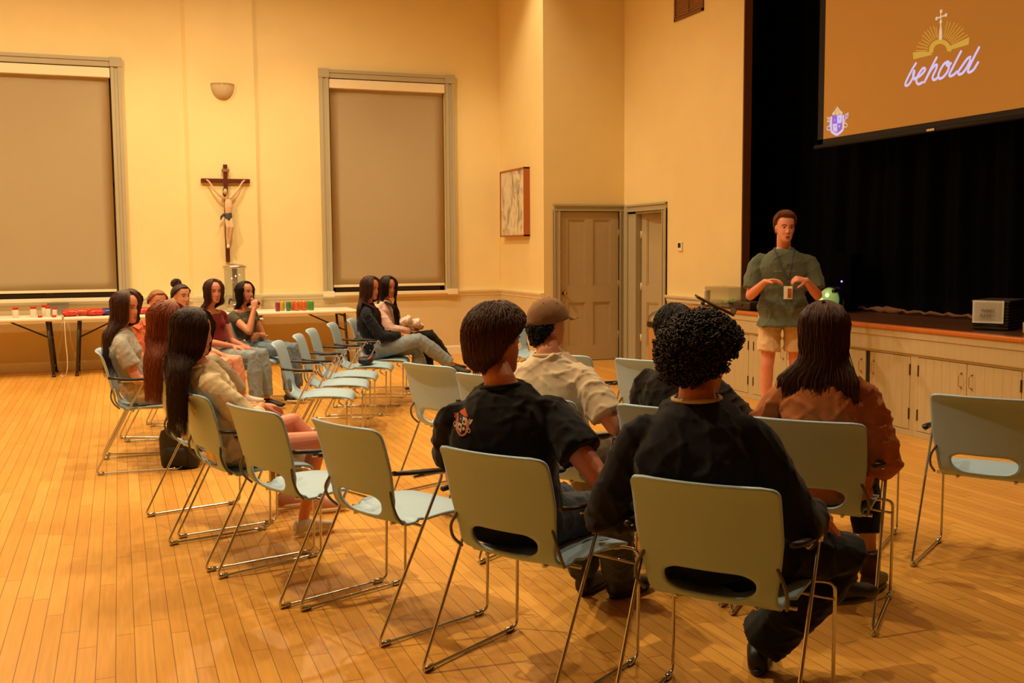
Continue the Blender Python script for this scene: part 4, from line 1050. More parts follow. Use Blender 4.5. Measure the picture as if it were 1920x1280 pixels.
Bl_ = person('person with fair pulled-back hair, only the face showing between other heads', 'Bl', dict(
    skin='rosy', s=.88, lean=12, head=(-44, 4, 0), hoff=(0, 0, -.02), armL=LAP(-1), armR=((.10, .30, .70), (.7, -.3, .4), (.1, .7, .5), (-.3, .5, .3), (40, 60, 40)), legR=((-.06, .42, .60), (-.22, .60, .30), 20), legL=((-.12, .37, .52), (-.12, .42, .095), 0),
    top=dict(m=CL['white'], sleeve=.6, name='shirt'), bottom=dict(m=CL['greypant'], frac=1.9, off=.02, wide=1.2), shoe=SH['white'], hair=(150, 98, 52), brow=(110, 70, 40), style='up', hspec=dict(bun=(0, -.13, .04), br=.03)))
Bu_ = person('person with a high dark hair bun, seen in three quarter view', 'Bu', dict(
    skin='fair', lean=10, head=(-26, 2, 0), hoff=(.0, -.02, -.03), armL=LAP(-1), armR=LAP(1), top=dict(m=CL['grey'], sleeve=.6, name='shirt'), bottom=dict(m=CL['pinkpant'], frac=1.86, off=.012), shoe=SH['white'],
    hair=(58, 34, 22), style='up', hspec=dict(bun=(0, -.085, .125), br=.045)))
M_ = person('person in a maroon cropped top and light jeans, long brown hair, facing the camera', 'M', dict(
    skin='rosy', lean=10, head=(-44, 2, 0), twist=-26, hoff=(0, .02, -.015), armL=((.0, .26, .635), (-.6, -.3, .5), (.5, .8, -.1), (0, -.1, -1), (25, 30, 20)), armR=((.10, .22, .63), (.7, -.35, .5), (.1, .95, -.1), (-.2, 0, -1), (25, 30, 20)),
    top=dict(m=CL['maroon'], sleeve=.34, off=.010, hem=.10, scoop=True, name='cropped_top', amp=.003), bottom=dict(m=CL['ltjeans'], frac=1.92, off=.016, wide=1.15), shoe=SH['black'],
    hair=(74, 38, 26), style='long', length=.36, hspec=dict(back=.10, wid=.12, az0=46)))
Ol_ = person('person in an olive short sleeved top drinking from a can, one arm across her waist', 'Ol', dict(
    skin='tan', s=.90, lean=14, head=(-24, -4, 0), twist=-20, hoff=(0, .02, -.03), armR=((.118, .095, .955), (.42, .15, .3), (-.35, -.06, .93), (-.9, -.35, 0), (30, 45, 35)), armL=((.07, .12, .69), (-.7, .0, .45), (.95, .1, -.1), (.1, -.9, .1), (25, 30, 20)),
    top=dict(m=CL['olive'], sleeve=.36, off=.010, scoop=True, name='fitted_top', amp=.003), bottom=dict(m=CL['jeans'], frac=1.9, off=.014, wide=1.1), shoe=SH['black'],
    hair=(24, 15, 12), style='long', length=.30, hspec=dict(back=.07, wid=.08, az0=66, fr_az=60)))
H1_ = person('person in a navy sweater and light jeans, legs crossed, patterned canvas shoes', 'H1', dict(
    skin='tan', lean=11, head=(-38, 8, 0), s=.93, hoff=(0, 0, -.01), armL=LAP(-1, .27, .665), armR=((.05, .27, .685), (.65, -.35, .45), (-.4, .9, -.05), (0, -.1, -1), (25, 30, 20)),
    legL=((-.10, .40, .53), (-.05, .50, .095), 0), legR=((.05, .44, .640), (-.03, .78, .36), -8),
    top=dict(m=CL['navy'], sleeve=1.9, off=.018, name='sweater', amp=.008), bottom=dict(m=CL['ltjeans'], frac=1.9, off=.018, wide=1.15), shoe=SH['check'],
    hair=(70, 40, 26), style='long', length=.44, hspec=dict(back=.09, wid=.12, az0=40, front=(True, False), fr_az=96)))
H2_ = person('person in a pale pink jacket and black trousers, very long dark hair in front', 'H2', dict(
    skin='tan', lean=8, head=(-52, 8, 0), twist=-24, hoff=(0, .02, -.03), armL=((-.03, .25, .66), (-.6, -.3, .5), (.5, .8, 0), (.2, -.2, -1), (25, 30, 20)), armR=((.07, .25, .66), (.65, -.3, .5), (-.4, .85, 0), (-.2, -.2, -1), (25, 30, 20)),
    legL=((-.12, .40, .53), (-.12, .44, .095), 0), legR=((.04, .46, .61), (-.10, .66, .30), 10),
    top=dict(m=CL['pink'], sleeve=1.9, off=.022, name='jacket', amp=.008, loose=True), bottom=dict(m=CL['blackpant'], frac=1.9, off=.016), shoe=SH['black'], hair=(36, 20, 16), style='long', length=.50, hspec=dict(back=.09, wid=.12, az0=38, front=(True, True), fr_az=112)))
# standing speaker
S_ = person('person standing before the stage in a sage green tee, talking with raised hands', 'S', dict(
    sex='m', s=1.05, stand=True, skin='rosy', vox=.0055, vc=.008, pz=1.005, py=0, lean=-1, slump=.012, head=(13, -2, -3), wide=1.05, sw=.20, open=1.0, hoff=(-.005, 0, 0),
    armR=((.165, .27, 1.255), (.55, -.3, .7), (-.93, .32, .14), (-.15, .3, -.95), (15, 25, 20)), armL=((-.17, .27, 1.265), (-.55, -.3, .7), (.88, .34, .18), (.1, -.5, -.85), (30, 50, 40)),
    legL=((-.115, .02, .53), (-.125, -.03, .095), 10), legR=((.125, .05, .53), (.14, .03, .095), -10),
    top=dict(m=CL['sage'], sleeve=.80, off=.030, sl_off=.034, amp=.009, freq=20, name='tee_shirt', collar=CL['sage'], hem=-.13, hem_w=.025), bottom=dict(m=CL['shorts'], frac=.74, off=.022, flare=1.08, name='shorts', amp=.006),
    shoe=SH['white'], hair=(116, 66, 34), brow=(96, 56, 32), style='short', hspec=dict(thick=.034, length=.060, n=3200, nape=-.06, az_hair=58, sweep=-.8, brow=44, r=.0016, side=.42)), loc=(5.36, 7.68, 0), th=-121)

# cap of the man in cream
def capmesh(p):
    H, Q, s, root = p['H'], p['Q'], p['s'], p['root']
    M['cap'] = cloth((140, 104, 70), .9, .14, 30); M['capbrim_lit'] = cloth((176, 140, 84), .9, .08, 30)  # brim cloth is paler than the crown: light falling on it, put into colour
    bm = B(); rows = []
    for tt in np.linspace(0, 1, 14):
        rr_ = 1.24
        rows.append([H+Q@((scalp(az, 89-(89-(-4-13*(.5-.5*math.cos(R(az)))+12*(.5+.5*math.cos(R(az)))**2))*tt, (.080*rr_, .098*rr_, .090*rr_), (0, -.010, .032)))*s) for az in [360*i/36 for i in range(36)]])
    loft(bm, rows[::-1], True); cp = link('cap', bm, M['cap'], root)
    bm = B(); ellipsoid(bm, H+Q@(V((0, -.008, .034+.088*1.22))*s), (.007, .007, .004), Q, 10, 6)
    for az in (35, 90, 145, 215, 270, 325): ellipsoid(bm, H+Q@(scalp(az, 46, (.080*1.225, .098*1.225, .088*1.225), (0, -.008, .034))*s), (.004, .004, .004), Q, 8, 5)
    link('eyelet', bm, cloth((60, 40, 26)), cp)
    bm = B(); up_ = []; rows = []
    for t in np.linspace(0, 1, 7):
        row = []
        for a in np.linspace(-62, 62, 15):
            p0 = scalp(a, 8, (.080*1.2, .098*1.2, .088*1.2), (0, -.010, .032)); out = .085*t*math.cos(R(a*1.1))
            row.append(H+Q@((p0+V((0, out, -.010*t-.012*(abs(a)/62)**2*t)))*s))
        rows.append(row)
    vs = [[bm.verts.new(q) for q in r] for r in rows]
    for r1, r2 in zip(vs, vs[1:]):
        for i in range(14): bm.faces.new((r1[i], r1[i+1], r2[i+1], r2[i]))
    bmesh.ops.solidify(bm, geom=bm.faces[:], thickness=.004); link('brim', bm, M['capbrim_lit'], cp)
capmesh(Q_)

# ------------------------------------------------------------------ projection screen over the stage
LOGO = {"word":[[[7.8819,3.209],[7.9244,3.166],[7.979,3.0992],[8.0136,3.0467],[7.9992,3.0252],[7.961,3.0369],[7.9212,3.0797],[7.9012,3.1231],[7.9001,3.1479],[7.915,3.1074],[7.8929,3.0662]],[[7.88,3.0771],[7.8244,3.0878],[7.7703,3.1204],[7.761,3.1401],[7.7885,3.15],[7.8307,3.1192],[7.8645,3.0748],[7.8651,3.0357],[7.8368,3.0159],[7.7917,3.0249]],[[7.6212,3.2162],[7.6677,3.1601],[7.7192,3.0879],[7.7665,3.0226]],[[7.7427,3.0528],[7.6906,3.1149],[7.6381,3.1518],[7.6136,3.1478],[7.6268,3.1118],[7.6637,3.0584],[7.6548,3.0291],[7.6234,3.0279],[7.5969,3.0447]],[[7.48,3.1583],[7.527,3.1475],[7.573,3.0998],[7.5934,3.0546],[7.5769,3.0265],[7.532,3.0349],[7.486,3.0724],[7.466,3.1171],[7.475,3.1527],[7.4984,3.1463],[7.4833,3.1233],[7.4462,3.1378]],[[7.3309,3.2198],[7.3772,3.1603],[7.4257,3.0936],[7.4595,3.0478],[7.4464,3.0273],[7.4046,3.0359],[7.3729,3.0547]],[[7.2222,3.1544],[7.2577,3.1437],[7.3147,3.0927],[7.3543,3.0518],[7.3441,3.0266],[7.2986,3.0364],[7.2507,3.0824],[7.2211,3.1276]],[[7.1273,3.2173],[7.1774,3.1501],[7.2321,3.0694],[7.2444,3.0413],[7.2258,3.0271],[7.1817,3.0414],[7.1335,3.0932]]],"band":[[[7.9249,3.3145],[7.7922,3.2999],[7.7118,3.2804],[7.6713,3.2511],[7.9173,3.2505]],[[7.4431,3.2923],[7.241,3.3252],[7.2447,3.2634],[7.4933,3.2548],[7.4894,3.2746]]],"arc":[[7.4441,3.2395],[7.4455,3.2583],[7.4518,3.2774],[7.4628,3.2964],[7.478,3.3144],[7.497,3.3308],[7.5191,3.3451],[7.5435,3.3567],[7.5693,3.3652],[7.5957,3.3702],[7.6216,3.3715],[7.6461,3.3691],[7.6683,3.363],[7.6873,3.3535],[7.7023,3.3408],[7.7129,3.3254],[7.7185,3.3079],[7.7189,3.289],[7.7142,3.2694],[7.6555,3.2589],[7.6611,3.2707],[7.6637,3.2825],[7.6632,3.2938],[7.6595,3.3042],[7.653,3.3134],[7.6437,3.3209],[7.6321,3.3266],[7.6186,3.3301],[7.6037,3.3314],[7.588,3.3305],[7.572,3.3273],[7.5564,3.322],[7.5416,3.3148],[7.5283,3.3061],[7.5169,3.296],[7.5079,3.285],[7.5014,3.2734],[7.4978,3.2618],[7.4972,3.2504]],"ray":[[[7.7373,3.2974],[7.8894,3.3239]],[[7.7356,3.3165],[7.8758,3.3585]],[[7.7291,3.3342],[7.8536,3.3878]],[[7.7167,3.3513],[7.8129,3.4085]],[[7.7011,3.3642],[7.8094,3.4484]],[[7.6838,3.3733],[7.7831,3.472]],[[7.6641,3.3798],[7.7442,3.4843]],[[7.6468,3.3868],[7.7146,3.505]],[[7.6257,3.3881],[7.672,3.5071]],[[7.6131,3.3913],[7.6387,3.4845]],[[7.5426,3.3831],[7.4996,3.5139]],[[7.5267,3.3732],[7.4638,3.4954]],[[7.5097,3.3612],[7.4167,3.4824]],[[7.4948,3.3524],[7.3775,3.4662]],[[7.4815,3.3389],[7.3451,3.4347]],[[7.4692,3.3287],[7.3097,3.4134]],[[7.4564,3.3159],[7.3003,3.3741]],[[7.4455,3.3025],[7.2604,3.3475]],[[7.4365,3.2887],[7.3223,3.3036]]],"pillar":[[7.6002,3.37],[7.5981,3.4384],[7.589,3.4779],[7.5883,3.5313],[7.5776,3.5292],[7.5716,3.4746],[7.5623,3.4316],[7.5614,3.3629]],"cross":[[[7.5836,3.5112],[7.5847,3.6108]],[[7.6348,3.5613],[7.522,3.5671]]],"dots":[[7.5819,3.6122],[7.6348,3.5599],[7.522,3.5671],[7.5821,3.5205]],"arms":{"tl":[[9.0807,2.8748],[8.9981,2.8737],[8.9954,2.7903],[9.0677,2.7946]],"tr":[[8.9981,2.8737],[8.9209,2.871],[8.9251,2.7906],[8.9954,2.7903]],"bl":[[9.0677,2.7946],[8.9954,2.7903],[8.9926,2.703],[9.0612,2.7282]],"br":[[8.9954,2.7903],[8.9251,2.7906],[8.9266,2.7313],[8.9926,2.703]],"u":[[9.0894,2.872],[9.0934,2.804],[9.0894,2.7323],[9.0623,2.7086],[8.9989,2.6819],[8.9325,2.7038],[8.9035,2.7288],[8.9014,2.7933],[8.9037,2.8647]],"can":[[[9.0766,2.8831],[9.079,2.9036],[9.043,2.9238],[9.001,2.9647],[9.0186,2.9208],[9.0416,2.8811]],[[9.0329,2.8801],[9.0117,2.9199],[9.001,2.9647],[8.9857,2.9167],[8.9681,2.8767]],[[8.9595,2.8767],[8.9805,2.9161],[9.001,2.9647],[8.9522,2.917],[8.9175,2.8965],[8.9125,2.8744]]],"ring":[[[9.098,2.7551],[9.1019,2.7457],[9.1133,2.7397],[9.1292,2.7387],[9.1453,2.743],[9.1572,2.7516],[9.1618,2.762],[9.1578,2.7715],[9.1463,2.7775],[9.1304,2.7784],[9.1144,2.774],[9.1025,2.7655],[9.098,2.7551]],[[8.836,2.7564],[8.8395,2.7472],[8.8498,2.7412],[8.8641,2.7402],[8.8786,2.7444],[8.8894,2.7526],[8.8936,2.7628],[8.89,2.7721],[8.8797,2.778],[8.8654,2.779],[8.8509,2.7748],[8.8402,2.7666],[8.836,2.7564]]],"shaft":[[[9.1216,2.7769],[9.1112,2.8115],[9.1239,2.8514],[9.1069,2.8713]],[[8.8713,2.7792],[8.8766,2.812],[8.8603,2.8316],[8.8741,2.8655]]],"head":[[[9.1662,2.8755],[9.1462,2.8594],[9.1541,2.8273],[9.132,2.8276],[9.1239,2.8514],[9.1464,2.865]],[[8.8617,2.8747],[8.8461,2.8594],[8.8283,2.8787],[8.8313,2.8443],[8.845,2.8272],[8.8649,2.8429]]],"star":[[9.0357,2.8303]],"bird":[[8.9582,2.8349]],"build":[[9.0249,2.7636]],"lion":[[8.96,2.7593]]}}
SX = 6.9
sc_ = empty('projection_screen', (0, 0, 0)); tag(sc_, 'large projector screen above the stage showing a brown slide with a gold emblem', 'screen')
M['slide'] = mat('brown projected slide', (170, 116, 44), .8, emis=.62, var=.02, scale=2)
M['slide'].node_tree.nodes['Principled BSDF'].inputs['Base Color'].default_value = (.05, .04, .03, 1)
def glow(name, rgb, e):
    q = mat(name, rgb, .8, emis=e); q.node_tree.nodes['Principled BSDF'].inputs['Base Color'].default_value = (.05, .05, .05, 1); return q
M['lav'] = glow('projected lavender white', (226, 206, 255), 1.05); M['gold'] = glow('projected gold', (226, 172, 62), .95); M['palegold'] = glow('projected pale gold', (240, 206, 160), 1.0); M['purple'] = glow('projected purple', (166, 108, 226), .95); M['palelime'] = glow('projected pale yellow', (232, 220, 160), 1.0)
bm = B(); box(bm, (SX, 5.98, 2.655), (SX+.012, 9.222, 4.50)); link('slide', bm, M['slide'], sc_, smooth=False)
bm = B(); box(bm, (SX-.004, 5.90, 2.60), (SX+.014, 9.31, 2.655)); box(bm, (SX-.004, 9.222, 2.60), (SX+.014, 9.31, 4.6)); box(bm, (SX-.004, 5.90, 2.6), (SX+.014, 5.98, 4.6)); box(bm, (SX-.004, 5.9, 4.5), (SX+.014, 9.31, 4.9)); link('border', bm, M['screenframe'], sc_, smooth=False)
bm = B(); tube(bm, [(SX+.005, 5.85, 2.585), (SX+.005, 9.36, 2.585)], .022, 12); link('bottom_bar', bm, M['screenframe'], sc_)
bm = B(); box(bm, (SX-.026, 7.60, 2.572), (SX-.012, 7.70, 2.595), .004); tag(link('badge', bm, M['steel'], sc_), 'small silver maker plate')
bm = B(); box(bm, (SX-.12, 5.8, 4.9), (SX+.10, 9.4, 5.1), .02); link('housing', bm, M['screenframe'], sc_)
def flat(bm, poly, x, mi=0):
    vs = [bm.verts.new((x, y, z)) for y, z in poly]; f = bm.faces.new(vs); f.material_index = mi; return f
def stroke(bm, pts, wd, x, mi=0, smooth_=True):
    P_ = smooth_path([V((x, y, z)) for y, z in pts], 5) if smooth_ and len(pts) > 2 else [V((x, y, z)) for y, z in pts]
    fr = []
    for i, p in enumerate(P_):
        a = P_[max(0, i-1)]; c = P_[min(len(P_)-1, i+1)]; t = (c-a); t.normalize(); fr.append(V((0, -t.z, t.y)))
    a_ = [bm.verts.new(p+n*wd/2) for p, n in zip(P_, fr)]; b_ = [bm.verts.new(p-n*wd/2) for p, n in zip(P_, fr)]
    for i in range(len(P_)-1):
        f = bm.faces.new((a_[i], a_[i+1], b_[i+1], b_[i])); f.material_index = mi
def disc(bm, c, r, x, mi=0): flat(bm, [(c[0]+r*math.cos(2*math.pi*i/14), c[1]+r*math.sin(2*math.pi*i/14)) for i in range(14)], x, mi)
XT = SX-.002
bm = B()
for s_ in LOGO['word']:
    stroke(bm, s_, .024, XT)
    disc(bm, s_[0], .012, XT); disc(bm, s_[-1], .012, XT)
tag(link('word', bm, M['lav'], sc_, smooth=False), 'slanted script word behold')
bm = B()
for p in LOGO['band']: flat(bm, p, XT)
arc = LOGO['arc']; n = len(arc)//2
o_ = [bm.verts.new((XT, y, z)) for y, z in arc[:n]]; i_ = [bm.verts.new((XT, y, z)) for y, z in arc[n:][::-1]]
for k in range(min(len(o_), len(i_))-1): bm.faces.new((o_[k], o_[k+1], i_[k+1], i_[k]))
for r_ in LOGO['ray']: stroke(bm, r_, .007, XT, 0, False)
flat(bm, LOGO['pillar'], XT-.001, 1)
for r_ in LOGO['cross']: stroke(bm, r_, .012, XT-.001, 1, False)
for c in LOGO['dots']: disc(bm, c, .016, XT-.001, 1)
tag(link('emblem', bm, [M['gold'], M['palegold']], sc_, smooth=False), 'gold sunburst with a cross on an arch')
a_ = LOGO['arms']; bm = B()
for k_, mi in (('tl', 1), ('tr', 0), ('bl', 0), ('br', 1)): flat(bm, a_[k_], XT-.001, mi)
stroke(bm, a_['u'], .028, XT, 0)
for p in a_['can']: flat(bm, p, XT, 2)
for p in a_['ring']: stroke(bm, p, .009, XT, 3 if p is a_['ring'][1] else 0)
for p in a_['shaft']: stroke(bm, p, .010, XT, 0)
for p in a_['head']: stroke(bm, p, .009, XT, 3 if p is a_['head'][0] else 0)
for c, r_, mi in ((a_['star'][0], .007, 0), (a_['bird'][0], .008, 1), (a_['build'][0], .008, 1), (a_['lion'][0], .012, 0)): disc(bm, c, r_, XT-.002, mi)
tag(link('coat_of_arms', bm, [M['lav'], M['purple'], M['palegold'], M['palelime']], sc_, smooth=False), 'small purple and white shield with keys')

# the same arms printed on the back of the black tee
CREST = dict(tl=[(405, 440), (535, 460), (525, 655), (385, 640)], tr=[(540, 478), (692, 500), (655, 690), (525, 655)], bl=[(385, 640), (525, 655), (495, 890), (368, 770)], br=[(525, 655), (655, 690), (640, 830), (495, 890)],
    u=[(325, 420), (345, 560), (335, 700), (345, 800), (480, 945), (640, 885), (690, 760), (700, 600), (715, 540)], can=[(398, 420), (400, 380), (500, 335), (578, 280), (640, 350), (705, 430), (702, 470), (600, 470), (500, 440)],
    r1=[(255+42*math.cos(t*.5236), 700+55*math.sin(t*.5236)) for t in range(13)], r2=[(752+42*math.cos(t*.5236), 805+50*math.sin(t*.5236)) for t in range(13)],
    h1=[(230, 420), (275, 470), (235, 510), (290, 520), (300, 450)], h2=[(760, 510), (800, 560), (860, 525), (820, 590), (775, 640), (755, 570)], s1=[(290, 540), (300, 640)], s2=[(745, 650), (745, 740)])
M['cw'] = cloth((214, 186, 160)); M['cn'] = cloth((38, 50, 74)); M['co'] = cloth((206, 92, 40)); M['cp'] = cloth((196, 128, 100)); M['cd'] = cloth((46, 38, 28))
me_ = B1_['top'].data; bvh = BVHTree.FromPolygons([v.co for v in me_.vertices], [p.vertices for p in me_.polygons])
CC = B1_['T'](.486)-B1_['X']*.128-B1_['up']*.080
def on_shirt(px, py, lift=.0015):
    sx = (px-520)/16/520*1.02; sz = -(py-640)/16/520
    p0 = CC+B1_['X']*sx+B1_['up']*sz; d = B1_['Yf']
    hit = bvh.ray_cast(p0-d*.7, d)
    p = hit[0] if hit[0] is not None else p0-d*.12
    return p-d*lift
bm = B()
def fan(poly, mi, lift):
    ctr = (sum(p[0] for p in poly)/len(poly), sum(p[1] for p in poly)/len(poly)); rings = []
    for t in (0.0, .34, .67, 1.0): rings.append([bm.verts.new(on_shirt(ctr[0]+(p[0]-ctr[0])*t, ctr[1]+(p[1]-ctr[1])*t, lift)) for p in poly])
    n = len(poly)
    for a, b_ in zip(rings, rings[1:]):
        for i in range(n):
            f = bm.faces.new((a[i], a[(i+1) % n], b_[(i+1) % n], b_[i])); f.material_index = mi
def dense(poly, k=3): return [(a[0]+(b_[0]-a[0])*t/k, a[1]+(b_[1]-a[1])*t/k) for a, b_ in zip(poly, poly[1:]+poly[:1]) for t in range(k)]
def line(pts, wd, mi, lift):
    P_ = smooth_path([V((a, b_, 0)) for a, b_ in pts], 4); L_, R_ = [], []
    for i, p in enumerate(P_):
        t = (P_[min(len(P_)-1, i+1)]-P_[max(0, i-1)]).normalized(); q = V((-t.y, t.x, 0))*wd/2
        L_.append(bm.verts.new(on_shirt(p.x+q.x, p.y+q.y, lift))); R_.append(bm.verts.new(on_shirt(p.x-q.x, p.y-q.y, lift)))
    for i in range(len(P_)-1):
        f = bm.faces.new((L_[i], L_[i+1], R_[i+1], R_[i])); f.material_index = mi
for k_, mi in (('tl', 1), ('tr', 0), ('bl', 0), ('br', 4)): fan(dense(CREST[k_]), mi, .002)
fan(dense(CREST['can'], 2), 2, .002); line(CREST['u'], 62, 3, .0025)
for k_ in ('r1', 'r2'): line(CREST[k_], 24, 0, .0025)
for k_ in ('h1', 'h2'): line(CREST[k_], 34, 2 if k_ == 'h1' else 0, .0025)
for k_ in ('s1', 's2'): line(CREST[k_], 30, 2, .0025)
for c, r_, mi in (((462, 545), 20, 0), ((590, 590), 34, 4), ((440, 730), 38, 4), ((580, 765), 46, 0)): fan([(c[0]+r_*math.cos(2*math.pi*i/10), c[1]+r_*math.sin(2*math.pi*i/10)) for i in range(10)], mi, .003)
tag(link('crest_print', bm, [M['cw'], M['cn'], M['co'], M['cp'], M['cd']], B1_['root'], smooth=False), 'small printed coat of arms with keys')

# lanyard, badge and shirt lettering of the speaker
def onto(p, me_bvh, lift):
    h = me_bvh.ray_cast(V((p[0], 1.0, p[1])), V((0, -1, 0)))
    return (h[0] if h[0] is not None else V((p[0], .15, p[1])))+V((0, lift, 0))
ms_ = S_['top'].data; sb = BVHTree.FromPolygons([v.co for v in ms_.vertices], [p.vertices for p in ms_.polygons])
nbz = S_['nb'].z
bm = B()
M['lany'] = mat('blue grey woven lanyard', (52, 66, 82), .7, var=.1)
for q in (-1, 1):
    pts = [onto((q*.072*(1-t**1.1)-.03*t, nbz-.035-(nbz-.05-1.25)*t), sb, .006+.02*t) for t in np.linspace(.04, 1, 14)]
    _h = []
    for pp in (V((q*.085, S_['nb'].y-.02, nbz+.0)), V((q*.085, S_['nb'].y+.03, nbz-.012)), V((q*.078, S_['nb'].y+.07, nbz-.035))):
        c_, n_, _, _ = sb.find_nearest(pp); _h.append(c_+n_*.006)
    pts = smooth_path(_h+pts[1:6], 4)+pts[6:]
    for i_ in range(21):
        c_, n_, _, _ = sb.find_nearest(pts[i_])
        if (pts[i_]-c_).dot(n_) < .005: pts[i_] = c_+n_*.006
    tube(bm, pts, .0045, 6)
ep = onto((-.03, 1.25), sb, .03)
tube(bm, [ep+V((0, 0, .01)), ep-V((0, 0, .035))], .005, 6)
ln = link('lanyard', bm, M['lany'], S_['root'])
bm = B(); box(bm, ep+V((-.036, .0, -.145)), ep+V((.036, .004, -.035)), .002); bd = tag(link('badge', bm, M['paper'], ln, smooth=False), 'white photo badge')
bm = B(); box(bm, ep+V((-.030, .0045, -.135)), ep+V((.004, .0055, -.055))); link('photo', bm, M['wood'], bd, smooth=False)
bm = B(); 
M['print'] = cloth((132, 130, 116))
for i in range(13):
    x = -.085+.17*i/12
    if abs(x) < .02: continue
    a = [onto((x+dx_, 1.335+dz_), sb, .002) for dx_, dz_ in ((-.0045, 0), (.0045, 0), (.0045, .013), (-.0045, .013))]
    bm.faces.new([bm.verts.new(p) for p in a])
for i in range(3):
    a = [onto((-.01+.01*i+dx_, 1.37+dz_), sb, .002) for dx_, dz_ in ((-.003, 0), (.003, 0), (.003, .03-.006*abs(i-1)), (-.003, .03-.006*abs(i-1)))]
    bm.faces.new([bm.verts.new(p) for p in a])
link('print', bm, M['print'], S_['root'], smooth=False)

# ------------------------------------------------------------------ things on and by the stage
t = empty('loudspeaker', (6.98, 8.92, ZB+.004), R(-60)); tag(t, 'black loudspeaker with a blue light standing on the dark stage behind the speaker', 'speaker')
bm = B(); box(bm, (-.13, -.13, 0), (.13, .13, .58), .02); link('cabinet', bm, mat('matt black cabinet', (4, 4, 5), .9, var=.1, spec=.05), t, smooth=False)
bm = B(); box(bm, (-.115, -.142, .02), (.115, -.128, .56), .006); link('grille', bm, mat('black perforated grille', (4, 4, 5), .9, var=.4, spec=.05, scale=300), t, smooth=False)
bm = B(); ellipsoid(bm, (.02, -.146, .30), (.010, .006, .010), seg=10, rows=6); tag(link('led', bm, glow('blue led', (90, 90, 255), 9.0), t), 'glowing blue light')
t = empty('stage_light', (6.66, 8.74, ZB+.004), R(-72)); tag(t, 'round pale green lit stage light beside the speaking man', 'light')
gl = mat('pale green lit lens', (150, 190, 110), .35, emis=.42); bmg = B()
rows = []
for r_, y_ in ((.004, -.075), (.05, -.072), (.085, -.060), (.108, -.040), (.118, -.015)): rows.append([V((r_*math.cos(a), y_, .125+r_*math.sin(a))) for a in [2*math.pi*i/32 for i in range(32)]])
loft(bmg, rows); link('lens', bmg, gl, t)
bm = B(); rows = []
for r_, y_ in ((.12, -.018), (.128, -.01), (.13, .08), (.09, .12), (.02, .125)): rows.append([V((r_*math.cos(a), y_, .125+r_*math.sin(a))) for a in [2*math.pi*i/32 for i in range(32)]])
loft(bm, rows); link('housing', bm, M['black'], t)
for a in (70, 190, 310):
    bm = B(); c = V((.05*math.cos(R(a)), -.078, .125+.05*math.sin(R(a)))); ellipsoid(bm, c, (.022, .012, .022), seg=12, rows=8); tag(link('bulb', bm, glow('bright green white bulb', (206, 240, 170), 2.2), t), 'bright round bulb')
for a in (50, -55):
    bm = B(); c = V((.115*math.cos(R(a)), -.05, .125+.115*math.sin(R(a)))); box(bm, c-V((.016, .012, .016)), c+V((.016, .05, .016)), .004); link('clip', bm, M['black'], t, smooth=False)
bm = B(); tube(bm, rounded([(-.14, .02, .125), (-.145, .02, .012), (.145, .02, .012), (.14, .02, .125)], .03, 4), .010, 6); link('yoke', bm, M['blackmetal'], t)
# rolled cloth at the foot of the curtain
bm = B(); pts = [(7.08+.012*math.sin(i*1.7), 8.85-i*.075, ZB+.028+.010*math.sin(i*2.3)) for i in range(33)]
tube(bm, pts, [.015+.004*math.sin(i*1.9)+(.022*math.sin(math.pi*(i-3)/6) if 3 < i < 9 else 0) for i in range(33)], 10, round_ends=True)
tag(link('rolled_cloth', bm, mat('brown rolled cloth', (116, 78, 52), .9, var=.3, scale=20)), 'long brown roll of cloth lying along the foot of the stage curtain', 'cloth')
